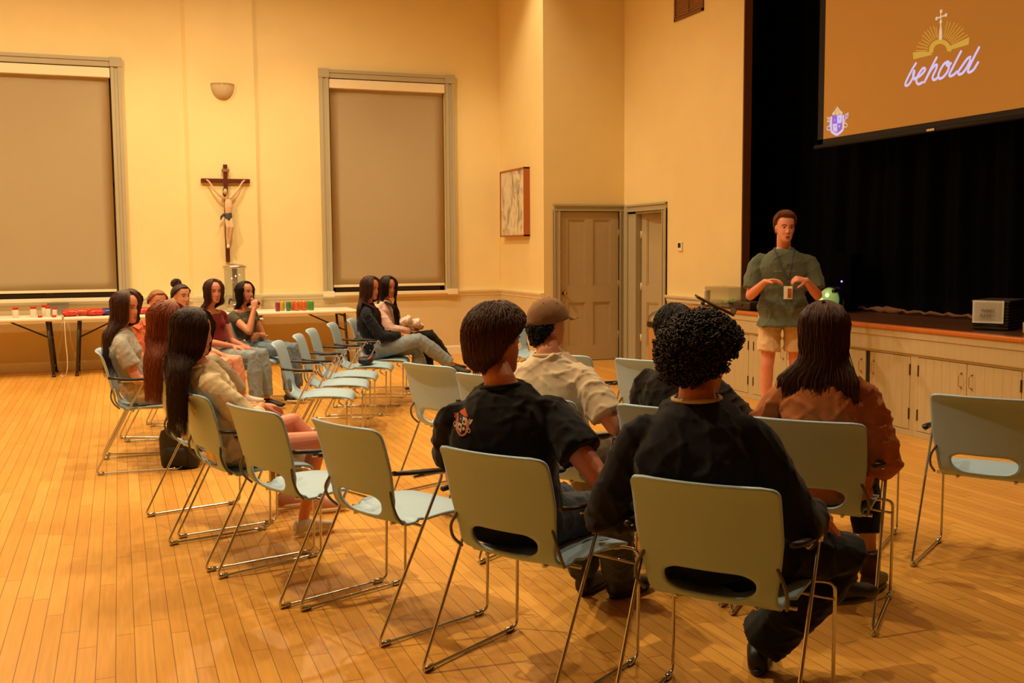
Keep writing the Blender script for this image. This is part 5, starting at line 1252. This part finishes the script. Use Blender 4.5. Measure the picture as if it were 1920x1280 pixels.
# woven box with the paper sign
t = empty('woven_basket', (6.50, 6.42, ZB+.004), R(-62)); tag(t, 'dark woven box on the stage with a paper sign taped to its front', 'box')
BW, BD, BH = .26, .42, .215
bm = B(); box(bm, (-BW/2, -BD/2, 0), (BW/2, BD/2, BH), .012)
for z in np.linspace(.015, BH-.015, 9): box(bm, (-BW/2-.005, -BD/2-.005, z-.006), (BW/2+.005, BD/2+.005, z+.006), .003)
link('body', bm, mat('dark brown wicker', (40, 24, 16), .7, var=.4, scale=60, bump=.3), t, smooth=False)
bm = B(); box(bm, (-BW/2-.012, -BD/2-.012, BH-.004), (BW/2+.012, BD/2+.012, BH+.016), .006); link('lid', bm, mat('dark brown wicker lid', (36, 22, 15), .7, var=.4, scale=60), t, smooth=False)
ps = None
def letters(root, txt, h, fn, m, mi=0):
    """stroke letters on a small grid"""
    G = {'P': [[(0, 0), (0, 1), (.6, 1), (.7, .75), (.6, .5), (0, .5)]], 'H': [[(0, 0), (0, 1)], [(.7, 0), (.7, 1)], [(0, .5), (.7, .5)]], 'O': [[(.15, 0), (0, .25), (0, .75), (.15, 1), (.55, 1), (.7, .75), (.7, .25), (.55, 0), (.15, 0)]],
         'N': [[(0, 0), (0, 1), (.7, 0), (.7, 1)]], 'E': [[(.65, 0), (0, 0), (0, 1), (.65, 1)], [(0, .5), (.55, .5)]], 'S': [[(0, .1), (.3, 0), (.65, .12), (.65, .4), (.05, .6), (.05, .88), (.35, 1), (.65, .9)]],
         'L': [[(0, 1), (0, 0), (.65, 0)]], 'A': [[(0, 0), (.35, 1), (.7, 0)], [(.13, .38), (.57, .38)]], '!': [[(.1, .28), (.1, 1)], [(.1, 0), (.1, .1)]]}
    bm = B(); x = 0; adv = 1.0
    tot = len(txt)*adv-.3
    for ch in txt:
        for st_ in G[ch]:
            for a, b_ in zip(st_, st_[1:]):
                d = V((b_[0]-a[0], b_[1]-a[1], 0)); nrm = V((-d.y, d.x, 0)).normalized()*.09
                q = [(a[0]+nrm.x, a[1]+nrm.y), (b_[0]+nrm.x, b_[1]+nrm.y), (b_[0]-nrm.x, b_[1]-nrm.y), (a[0]-nrm.x, a[1]-nrm.y)]
                bm.faces.new([bm.verts.new(fn((x+u-tot/2)*h*.8, (v-.5)*h)) for u, v in q])
        x += adv
    return link('lettering', bm, m, root, smooth=False)
bm = B(); n = 12; g_ = []
for j in range(9):
    z = BH+.014-.175*j/8
    g_.append([bm.verts.new((-.005+(-.124+.232*i/n), -BD/2-.016-.006*math.sin(i*.7)*j/8, z)) for i in range(n+1)])
for a, b_ in zip(g_, g_[1:]):
    for i in range(n): bm.faces.new((a[i], a[i+1], b_[i+1], b_[i]))
bmesh.ops.solidify(bm, geom=bm.faces[:], thickness=.0015)
sg = tag(link('paper_sign', bm, M['paper'], t), 'white sheet reading PHONES PLEASE')
letters(sg, 'PHONES', .020, lambda u, v: V((-.01+u, -BD/2-.026, BH-.065+v)), M['ink'])
letters(sg, 'PLEASE!!', .018, lambda u, v: V((-.01+u, -BD/2-.026, BH-.105+v)), M['ink'])
bm = B(); box(bm, (-.12, -.05, 0), (.12, .14, .085), .01); o = link('cardboard_box', bm, mat('tan cardboard', (196, 164, 96), .8, var=.08)); o.location = (6.32, 5.80, ZB+.004); o.rotation_euler = (0, 0, R(-30)); tag(o, 'tan cardboard box on the stage at the right edge of the photo', 'box')
# things at the stage's left end
bm = B(); lathe(bm, [(.001, 0), (.032, 0), (.034, .01), (.038, .14), (.041, .15), (.041, .158), (.038, .17), (.001, .172)], seg=20); o = tag(link('paper_cup', bm, M['paper']), 'tall white paper cup with a lid on the left end of the stage', 'cup'); o.location = (6.30, 10.50, ZB+.004)
t = empty('glass_tank', (6.27, 10.02, ZB+.004), R(-90)); tag(t, 'low clear glass tank with green contents at the left end of the stage', 'tank')
bm = B()
for a in ((-.25, -.14, 0, .25, -.132, .22), (-.25, .132, 0, .25, .14, .22), (-.25, -.132, 0, -.242, .132, .22), (.242, -.132, 0, .25, .132, .22), (-.242, -.132, 0, .242, .132, .008)): box(bm, a[:3], a[3:])
link('glass', bm, M['clear'], t, smooth=False)
bm = B(); rs = np.random.RandomState(3)
for i in range(16): ellipsoid(bm, (rs.uniform(-.2, .2), rs.uniform(-.1, .1), .035+rs.rand()*.03), (.03+.02*rs.rand(), .03, .022), seg=9, rows=6)
link('contents', bm, mat('pale green contents', (150, 182, 96), .6, var=.35, scale=20), t)
bm = B(); box(bm, (-.15, -.12, 0), (.15, .12, .085), .012); box(bm, (-.03, -.135, .05), (.03, -.115, .062), .004); o = tag(link('instrument_case', bm, mat('dark brown case', (58, 36, 24), .5, var=.2)), 'low dark brown case on the stage behind the music stand', 'case'); o.location = (6.18, 9.42, ZB+.004); o.rotation_euler = (0, 0, R(-88))
for i, (x, y, c, lab) in enumerate(((6.20, 10.38, (70, 44, 28), 'small dark brown object beside the white paper cup on the stage'), (6.16, 10.22, (222, 206, 176), 'small crumpled white napkin on the stage beside the glass tank'))):
    bm = B(); ellipsoid(bm, (0, 0, .024), (.05, .035, .024), seg=14, rows=8)
    for v in bm.verts: v.co += V((0, 0, .006*noise.noise(v.co*60))) if v.co.z > .01 else V((0, 0, 0))
    o = tag(link('napkin' if i else 'wallet', bm, mat('stage item %d' % i, c, .8, var=.2)), lab, 'napkin' if i else 'wallet'); o.location = (x, y, ZB+.004)
# music stand
t = empty('music_stand', (5.03, 8.24, 0), R(62)); tag(t, 'black music stand in front of the stage, its desk tilted low', 'stand')
bm = B()
for a in (90, 210, 330): tube(bm, rounded([(0, 0, .22), (.10*math.cos(R(a)), .10*math.sin(R(a)), .10), (.28*math.cos(R(a)), .28*math.sin(R(a)), .012)], .04, 4), .011, 8)
link('tripod_base', bm, M['blackmetal'], t)
bm = B(); tube(bm, [(0, 0, .08), (0, 0, .62)], .014, 10); tube(bm, [(0, 0, .60), (0, 0, .985)], .010, 10); tube(bm, [(0, 0, .60), (0, 0, .65)], .020, 12); link('pole', bm, M['blackmetal'], t)
bm = B(); ellipsoid(bm, (0, 0, .985), (.026, .03, .026), seg=12, rows=8); tube(bm, [(-.03, 0, .985), (.03, 0, .985)], .014, 8); tag(link('tilt_joint', bm, M['blackmetal'], t), 'round tilt joint')
bm = B(); box(bm, (-.25, -.17, .0), (.25, .19, .004)); box(bm, (-.25, -.17, .0), (.25, -.166, .055), .001); box(bm, (-.25, .186, -.012), (.25, .19, .004)); box(bm, (-.25, -.17, -.012), (-.246, .19, .004)); box(bm, (.246, -.17, -.012), (.25, .19, .004)); box(bm, (-.06, -.06, -.02), (.06, .06, .0), .004)
bmesh.ops.rotate(bm, verts=bm.verts, cent=(0, 0, 0), matrix=Matrix.Rotation(R(27), 3, 'X')); bmesh.ops.translate(bm, verts=bm.verts, vec=(0, .0, 1.025)); link('desk', bm, M['blackmetal'], t, smooth=False)
# dome lid bin
t = empty('litter_bin', (6.22, 11.36, 0)); tag(t, 'tan litter bin with a domed stainless steel lid at the end of the stage', 'bin')
bm = B(); lathe(bm, [(.001, 0), (.175, 0), (.185, .02), (.195, .58), (.19, .60), (.001, .60)], seg=36); link('body', bm, mat('tan laminated bin body', (190, 140, 82), .35, var=.1), t)
bm = B(); lathe(bm, [(.20, .585), (.21, .59), (.21, .640), (.20, .645), (.001, .645)], seg=36); link('rim', bm, M['black'], t)
bm = B(); lathe(bm, [(.205, .645), (.204, .67), (.185, .72), (.14, .76), (.075, .785), (.002, .792)], seg=36); tag(link('lid', bm, M['steel'], t), 'domed stainless lid')
bm = B(); box(bm, (-.07, -.215, .66), (.07, -.17, .73), .01); link('flap', bm, M['steel'], t, smooth=False)

# ------------------------------------------------------------------ on the walls
t = empty('crucifix', (1.385, 14.77, 1.39)); tag(t, 'wooden crucifix with a pale carved figure on the pilaster between the windows', 'crucifix')
bm = B(); box(bm, (-.027, -.045, 0), (.027, -.005, 1.31), .004); link('upright', bm, M['crosswood'], t, smooth=False)
bm = B(); box(bm, (-.32, -.043, 1.065), (.32, -.004, 1.12), .004); link('crossbar', bm, M['crosswood'], t, smooth=False)
bm = B(); box(bm, (-.05, -.056, 1.205), (.05, -.043, 1.25), .006); tag(link('title_board', bm, mat('aged gold board', (130, 96, 60), .6, var=.2), t), 'small pale board at the top')
def cf(p): return V((p[0], -.045-p[1], p[2]))
bm = B()
tor = [(.84, .036, .028, .03), (.80, .050, .034, .035), (.74, .052, .036, .04), (.66, .042, .03, .04), (.60, .044, .032, .04)]
loft(bm, [ring(cf((.012*math.sin((z-.6)*10)+.012, y, z)), V((1, 0, 0)), V((0, 1, 0)), a, b_, 16) for z, a, b_, y in tor])
for q in (-1, 1):
    tube(bm, [cf(p) for p in ((.04*q+.012, .035, .86), (.10*q, .03, .91), (.165*q, .02, .985), (.215*q, .012, 1.075))], [.022, .019, .016, .011], 10, round_ends=True)
    tube(bm, [cf(p) for p in ((.215*q, .012, 1.07), (.235*q, .012, 1.092), (.25*q, .014, 1.10))], [.012, .014, .008], 8, round_ends=True)
    tube(bm, [cf(p) for p in ((.022*q+.015, .045, .60), (.028*q+.03, .085, .47), (.014*q+.012, .05, .33), (.006*q+.004, .04, .24), (.006*q, .065, .20))], [.032, .027, .022, .015, .016], 10, round_ends=True)
tube(bm, [cf((.012, .035, .85)), cf((.0, .05, .90)), cf((-.01, .06, .93))], [.022, .02, .02], 10)
ellipsoid(bm, cf((-.016, .068, .945)), (.030, .036, .042), Matrix.Rotation(R(20), 3, 'X'))
fuse('figure', bm, .0045, mat('painted ivory figure', (214, 178, 140), .5, var=.12, scale=30), t, 3)['label'] = 'pale carved figure with outstretched arms'
bm = B(); ellipsoid(bm, cf((-.014, .058, .957)), (.036, .040, .042)); ellipsoid(bm, cf((-.02, .05, .92)), (.030, .03, .04)); fuse('hair', bm, .004, mat('dark carved hair', (84, 50, 30), .6, var=.2), t, 2)
bm = B(); loft(bm, [ring(cf((.015, .042, z)), V((1, 0, .15)).normalized(), V((0, 1, 0)), a, b_, 16) for z, a, b_ in ((.66, .047, .036), (.62, .053, .042), (.575, .055, .046), (.55, .044, .040))]); tube(bm, [cf((-.04, .05, .64)), cf((-.075, .05, .61)), cf((-.085, .045, .57))], [.02, .016, .008], 8, round_ends=True); fuse('loincloth', bm, .005, mat('dark blue grey cloth carving', (66, 62, 62), .6, var=.2), t, 3)
t = empty('wall_sconce', (1.385, 14.77, 3.58)); tag(t, 'plain half bowl plaster wall lamp, unlit, high above the crucifix', 'lamp')
bm = B(); rows = []
for k in range(9):
    a = math.pi/2*k/8; r_ = .155*math.cos(a)**.8 if k < 8 else .01; rows.append([V((r_*math.cos(b_), -.11*math.sin(b_)*max(.08, math.cos(a)**.8), .19-.20*math.sin(a))) for b_ in [math.pi*i/20 for i in range(21)]])
loft(bm, rows, False); bmesh.ops.solidify(bm, geom=bm.faces[:], thickness=.006); link('bowl', bm, mat('cream plaster bowl', (244, 226, 188), .7, var=.03), t)
bm = B(); box(bm, (-.05, -.02, .02), (.05, 0, .16), .004); link('back_plate', bm, M['wall'], t, smooth=False)
t = empty('framed_picture', (XC, 14.12, 2.19)); tag(t, 'tall oak framed abstract pale drawing on the short side wall', 'picture')
fw_, fh_ = .49, .475
bm = B()
for a in ((-.09, -fw_, -fh_, 0, -fw_+.022, fh_), (-.09, fw_-.022, -fh_, 0, fw_, fh_), (-.09, -fw_, -fh_, 0, fw_, -fh_+.022), (-.09, -fw_, fh_-.022, 0, fw_, fh_)): box(bm, a[:3], a[3:], .002)
link('frame', bm, M['wood'], t, smooth=False)
art = bpy.data.materials.new('pale sketched drawing'); art.use_nodes = True; nt = art.node_tree; b_ = nt.nodes['Principled BSDF']; b_.inputs['Roughness'].default_value = .6
tc = nt.nodes.new('ShaderNodeTexCoord'); mp_ = nt.nodes.new('ShaderNodeMapping'); mp_.inputs['Scale'].default_value = (1, 3.2, 1.6); nz = nt.nodes.new('ShaderNodeTexNoise'); nz.inputs['Scale'].default_value = 2.4; nz.inputs['Detail'].default_value = 6; nz.inputs['Distortion'].default_value = 1.2
cr = nt.nodes.new('ShaderNodeValToRGB'); cr.color_ramp.elements[0].position = .30; cr.color_ramp.elements[0].color = s2l((120, 116, 104))+(1,); cr.color_ramp.elements[1].position = .52; cr.color_ramp.elements[1].color = s2l((228, 216, 188))+(1,)
nt.links.new(tc.outputs['Object'], mp_.inputs[0]); nt.links.new(mp_.outputs[0], nz.inputs['Vector']); nt.links.new(nz.outputs['Fac'], cr.inputs[0]); nt.links.new(cr.outputs[0], b_.inputs['Base Color'])
bm = B(); box(bm, (-.078, -fw_+.02, -fh_+.02), (-.07, fw_-.02, fh_-.02)); link('canvas', bm, art, t, smooth=False)
t = empty('thermostat', (XS, 11.555, 1.565)); tag(t, 'small white wall control with a dark display beside the open doorway', 'thermostat')
bm = B(); box(bm, (-.022, -.055, -.06), (0, .055, .05), .006); link('case', bm, M['paper'], t, smooth=False)
bm = B(); box(bm, (-.026, -.030, -.022), (-.020, .036, .036), .002); link('display', bm, mat('dark display', (52, 38, 30), .3, var=.05), t, smooth=False)
t = empty('air_vent', (XS, 11.395, 4.75)); tag(t, 'tan louvred air vent high on the stage wall', 'vent')
bm = B(); hv, hz = .345, .43
for a in ((-.02, -hv, -hz, 0, -hv+.035, hz), (-.02, hv-.035, -hz, 0, hv, hz), (-.02, -hv, -hz, 0, hv, -hz+.035), (-.02, -hv, hz-.035, 0, hv, hz), (-.018, -.012, -hz, 0, .012, hz)): box(bm, a[:3], a[3:], .004)
link('frame', bm, M['reveal'], t, smooth=False)
bm = B()
for z in np.linspace(-hz+.05, hz-.05, 26): box(bm, (-.014, -hv+.03, z-.004), (-.003, hv-.03, z+.006))
box(bm, (-.003, -hv+.03, -hz+.03), (-.001, hv-.03, hz-.03)); ob_ = link('louvres', bm, mat('brown louvre blades', (150, 104, 56), .6, var=.1), t, smooth=False); ob_['label'] = 'brown slatted grille'

# ------------------------------------------------------------------ folding tables along the window wall
def folding_table():
    t = empty('folding_table'); hw = .914
    bm = B(); box(bm, (-hw, -.37, .695), (hw, .37, .74), .018); link('table_top', bm, M['tabletop'], t)
    for s in (-1, 1):
        bm = B(); x = s*.74
        for y in (-.29, .29): tube(bm, [(x, y, .70), (x+s*.05, y, .0)], .018, 10)
        tube(bm, [(x, -.29, .66), (x, .29, .66)], .014, 8); tube(bm, [(x+s*.042, -.29, .10), (x+s*.042, .29, .10)], .012, 8)
        for y in (-.29, .29): tube(bm, [(x+s*.0505, y, .0), (x+s*.05, y, .03)], .023, 10)
        lg = link('leg', bm, M['tableleg'], t)
        bm = B()
        tube(bm, [(x+s*.018, 0, .46), (x*.38, 0, .69)], .010, 8); tube(bm, [(x+s*.018, -.29, .46), (x+s*.018, .29, .46)], .010, 8); link('brace', bm, M['tableleg'], t)
    return t
tb = folding_table()
for i, (x, y, lab) in enumerate(((-1.60, 14.38, 'white folding table at the far left holding the red capped jars'), (.245, 14.38, 'white folding table behind the seated women holding snack bags'), (2.09, 14.38, 'white folding table holding soda cans behind the empty chairs'))):
    o = tb if i == 0 else copy_tree(tb)
    o.location = (x, y, 0); tag(o, lab, 'table', 'folding tables along the window wall')
TZ = .7405
def item(name, bm, m, loc, lab, cat, group=None, rz=0): 
    o = link(name, bm, m); o.location = loc; o.rotation_euler = (0, 0, rz); return tag(o, lab, cat, group)
# jars with red lids
M['redlid'] = mat('red plastic lid', (196, 44, 30), .4, var=.08); M['jar'] = mat('milky jar with pale label', (226, 214, 190), .35, var=.15, scale=40)
def jar(x, y, h, r_, lab, lidh=.035):
    t = empty('jar', (x, y, TZ)); tag(t, lab, 'jar', 'red capped jars on the left table')
    bm = B(); lathe(bm, [(.001, 0), (r_*.95, 0), (r_, .008), (r_, h*.72), (r_*.8, h*.80), (r_*.8, h*.84), (.001, h*.84)], seg=20); link('body', bm, M['jar'], t)
    bm = B(); lathe(bm, [(.001, h-lidh), (r_*.92, h-lidh), (r_*.94, h-.006), (r_*.86, h), (.001, h)], seg=20); link('lid', bm, M['redlid'], t)
for x, y, h, r_, lab in ((-1.22, 14.24, .13, .038, 'red capped jar standing alone left of the others on the snack table'), (-1.02, 14.27, .135, .038, 'red capped jar left of the paper sign, leftmost of the cluster'), (-.90, 14.40, .145, .036, 'red capped jar at the back of the cluster under the paper sign'), (-.855, 14.28, .135, .034, 'red capped jar at the front right of the cluster'), (-.775, 14.24, .12, .028, 'small slim red capped jar at the right end of the cluster')):
    jar(x, y, h, r_, lab)
for x, y, lab in ((-.94, 14.16, 'loose red cap lying before the jar cluster'), (-.78, 14.13, 'loose red cap lying before the slim jar')):
    bm = B(); lathe(bm, [(.001, 0), (.026, 0), (.027, .022), (.024, .026), (.001, .026)], seg=18); item('red_bottle_cap', bm, M['redlid'], (x, y, TZ), lab, 'bottle cap', 'loose red caps')
bm = B(); v0 = [bm.verts.new(p) for p in ((-.13, -.04, 0), (.13, -.04, 0), (.13, 0, .155), (-.13, 0, .155), (-.13, .05, 0), (.13, .05, 0))]; bm.faces.new((v0[0], v0[1], v0[2], v0[3])); bm.faces.new((v0[3], v0[2], v0[5], v0[4])); bmesh.ops.solidify(bm, geom=bm.faces[:], thickness=.002)
item('table_sign', bm, M['paper'], (-.75, 14.56, TZ), 'blank folded white card sign standing behind the red capped jars', 'sign')
# snack bags
def bag(x, y, rgb, lab, rz, sx=.10, lean_=0.0):
    bm = B(); rows = []
    for k in range(11):
        t = k/10; u = -1+2*t; th = .045*(1-u**4)+.003; wd = .075*(1-.08*(1-u*u))
        rows.append([V((u*sx, wd*math.cos(a), th*math.sin(a)+.047)) for a in [2*math.pi*i/16 for i in range(16)]])
    loft(bm, rows)
    for v in bm.verts:
        v.co += V((0, 0, .008*noise.noise(v.co*34+V((x*9, y, 0)))))
    item('snack_bag', bm, mat('shiny snack bag %d %d %d' % rgb, rgb, .25, var=.75, scale=26), (x, y, TZ-.002), lab, 'snack bag', 'snack bags on the second table', rz)
bag(-.60, 14.22, (206, 58, 34), 'red snack bag leftmost of the row on the second table', .15); bag(-.44, 14.30, (216, 74, 36), 'orange red snack bag second in the row on the second table', -.2); bag(-.30, 14.20, (200, 42, 30), 'red snack bag beside the blue one on the second table', .3); bag(-.17, 14.26, (44, 54, 120), 'blue snack bag by the head of the woman in the grey tee', -.1); bag(.28, 14.3, (206, 60, 50), 'red snack bag glimpsed between the orange blouse and the fair haired woman', .2)
# drink dispenser
t = empty('drink_dispenser', (1.43, 14.36, TZ)); tag(t, 'tall clear drink dispenser with a metal lid and central tube, on the table', 'dispenser')
bm = B(); lathe(bm, [(.11, 0), (.12, .01), (.12, .10), (.11, .11), (.001, .11)], seg=28); link('stand', bm, M['steel'], t)
bm = B(); lathe(bm, [(.130, .11), (.135, .12), (.138, .58), (.134, .58), (.130, .125), (.001, .125)], seg=32, cap=False); link('vessel', bm, M['clear'], t)
bm = B(); lathe(bm, [(.001, .13), (.035, .13), (.035, .57), (.001, .57)], seg=18); link('infuser_tube', bm, mat('brushed infuser', (178, 158, 132), .5, var=.15), t)
bm = B(); lathe(bm, [(.150, .575), (.155, .58), (.155, .600), (.10, .622), (.03, .63), (.001, .632)], seg=32); link('lid', bm, M['steel'], t)
bm = B(); tube(bm, [(-.06, -.125, .16), (-.09, -.17, .17), (-.10, -.175, .12)], [.012, .012, .009], 8, round_ends=True); link('tap', bm, M['black'], t)
# cans
canm = {}
for i, (x, y, rgb, lab) in enumerate(((1.945, 14.10, (150, 66, 96), 'mauve soda can, leftmost on the table'), (2.025, 14.24, (214, 172, 50), 'yellow soda can beside the mauve one'), (2.09, 14.14, (58, 140, 96), 'teal green soda can with white marks, third from the left'), (2.165, 14.22, (220, 116, 50), 'orange soda can just right of the teal one'), (2.20, 14.11, (214, 110, 54), 'orange soda can in the front of the middle cluster'), (2.27, 14.24, (226, 130, 62), 'orange soda can at the back of the middle cluster'), (2.295, 14.12, (216, 104, 46), 'orange soda can at the right of the cluster front'), (2.36, 14.26, (120, 170, 96), 'pale green soda can behind the orange cluster'), (2.40, 14.15, (76, 156, 62), 'bright green soda can, rightmost on the table'))):
    t = empty('soda_can', (x, y, TZ)); tag(t, lab, 'can', 'soda cans on the third table')
    bm = B(); lathe(bm, [(.022, 0), (.026, .004), (.0325, .014), (.033, .10), (.027, .117), (.0262, .121), (.0235, .121), (.022, .117), (.001, .117)], seg=20); link('body', bm, mat('can %d' % i, rgb, .3, metal=.2, var=.35, scale=30), t)
    bm = B(); lathe(bm, [(.024, .1175), (.0255, .1225), (.0235, .1225), (.001, .1195)], seg=18); link('lid', bm, M['steel'], t)
# cup on the arm of the olive top woman's chair
p = wpos('Ol', -.285, -.02, .675)
t = empty('plastic_cup', p); tag(t, 'clear plastic cup of iced drink balanced on a chair arm beside the woman drinking', 'cup')
bm = B(); lathe(bm, [(.001, 0), (.030, 0), (.032, .004), (.042, .145), (.040, .145), (.031, .008), (.001, .006)], seg=22, cap=False); link('cup', bm, M['clear'], t)
bm = B(); lathe(bm, [(.001, .008), (.0305, .008), (.037, .10), (.001, .10)], seg=22); link('drink', bm, mat('iced tea', (178, 120, 60), .2, var=.2), t)
bm = B(); lathe(bm, [(.044, .143), (.045, .150), (.036, .158), (.001, .159)], seg=22); link('lid', bm, mat('milky cup lid', (236, 226, 206), .3), t)
# can in the raised hand
hp = Ol_['arms'][1]; pc = hp[1]+V(hp[2]).normalized()*.075*.9+V(hp[3]).normalized()*.040
bm = B(); lathe(bm, [(.022, -.06), (.032, -.05), (.032, .045), (.026, .06), (.001, .06)], seg=18); rx = Matrix.Rotation(R(58), 3, 'X')
for v in bm.verts: v.co = rx@v.co
o = link('soda_can', bm, mat('held dark red can', (92, 38, 30), .3, metal=.2, var=.3)); xw = wpos('Ol', pc.x, pc.y, pc.z); o.location = xw; o.rotation_euler = (0, 0, R(CHAIRS['Ol'][2]-90)); tag(o, 'dark red can held to the lips of the woman in the olive top', 'can')
# bundle on the lap of the woman in pink
bm = B(); rs = np.random.RandomState(5)
for i in range(12): ellipsoid(bm, (rs.uniform(-.11, .11), rs.uniform(-.06, .08), rs.uniform(-.03, .05)), (.06, .05, .04), rot_xyz(rs.rand()*180, rs.rand()*90, 0), 12, 8)
o = fuse('folded_cardigan', bm, .008, cloth((232, 204, 190)), None, 2, .016, 40, 4); o.location = wpos('H2', .03, .27, .74); tag(o, 'crumpled pale pink cardigan on the lap of the woman in pink', 'cardigan')
# pouch on the fourth empty chair
t = empty('pouch', wpos('G4', .02, .08, .462), R(CHAIRS['G4'][2]-90)); tag(t, 'small black pouch with a red strip lying on an empty chair seat', 'pouch')
bm = B(); rows = []
for k in range(9):
    u = -1+2*k/8; rows.append([V((u*.11, .07*(1-.25*u**4)*math.copysign(abs(math.cos(a))**.6, math.cos(a)), .034+.034*(1-.3*u**4)*math.copysign(abs(math.sin(a))**.7, math.sin(a)))) for a in [2*math.pi*i/14 for i in range(14)]])
loft(bm, rows); link('body', bm, M['black'], t)
bm = B(); tube(bm, [(-.02, .05, .064), (.05, .05, .066), (.10, .035, .055)], .009, 8, round_ends=True); tag(link('strip', bm, mat('red strip', (226, 60, 44), .5), t), 'red strip')
# backpack on the floor
t = empty('backpack', (.36, 7.80, 0), R(-30)); tag(t, 'small black backpack leaning on the floor below the woman in the grey tee', 'bag')
bm = B(); rows = []
for z, a, b_, y in ((0, .12, .06, .0), (.02, .135, .075, 0), (.12, .135, .08, -.01), (.22, .12, .065, -.035), (.28, .09, .045, -.055), (.30, .05, .025, -.06)): rows.append(ring(V((0, y*1.6, z)), V((1, 0, 0)), V((0, 1, 0)), a, b_, 20, 3))
loft(bm, rows); link('body', bm, mat('black nylon', (18, 17, 17), .6, var=.2), t)
bm = B(); rows = []
for z, a, b_, y in ((.03, .09, .03, -.075), (.13, .095, .035, -.085), (.17, .08, .02, -.085)): rows.append(ring(V((0, y, z)), V((1, 0, 0)), V((0, 1, 0)), a, b_, 16, 3))
loft(bm, rows); link('pocket', bm, mat('black nylon pocket', (24, 22, 22), .6, var=.2), t)
bm = B(); tube(bm, smooth_path([(-.04, -.06*1.6, .29), (-.03, -.10, .345), (.03, -.10, .345), (.04, -.06*1.6, .29)], 4), .008, 6); link('strap', bm, M['black'], t)
# cord dangling from the left table
bm = B(); tube(bm, smooth_path([(-.66, 14.02, .70), (-.655, 14.02, .45), (-.645, 14.03, .22), (-.66, 14.05, .06), (-.70, 14.12, .006), (-.74, 14.2, .005), (-.70, 14.5, .005)], 6), .0045, 6)
tag(link('power_cord', bm, M['paper']), 'thin white cord hanging from the left folding table to the floor', 'cord')
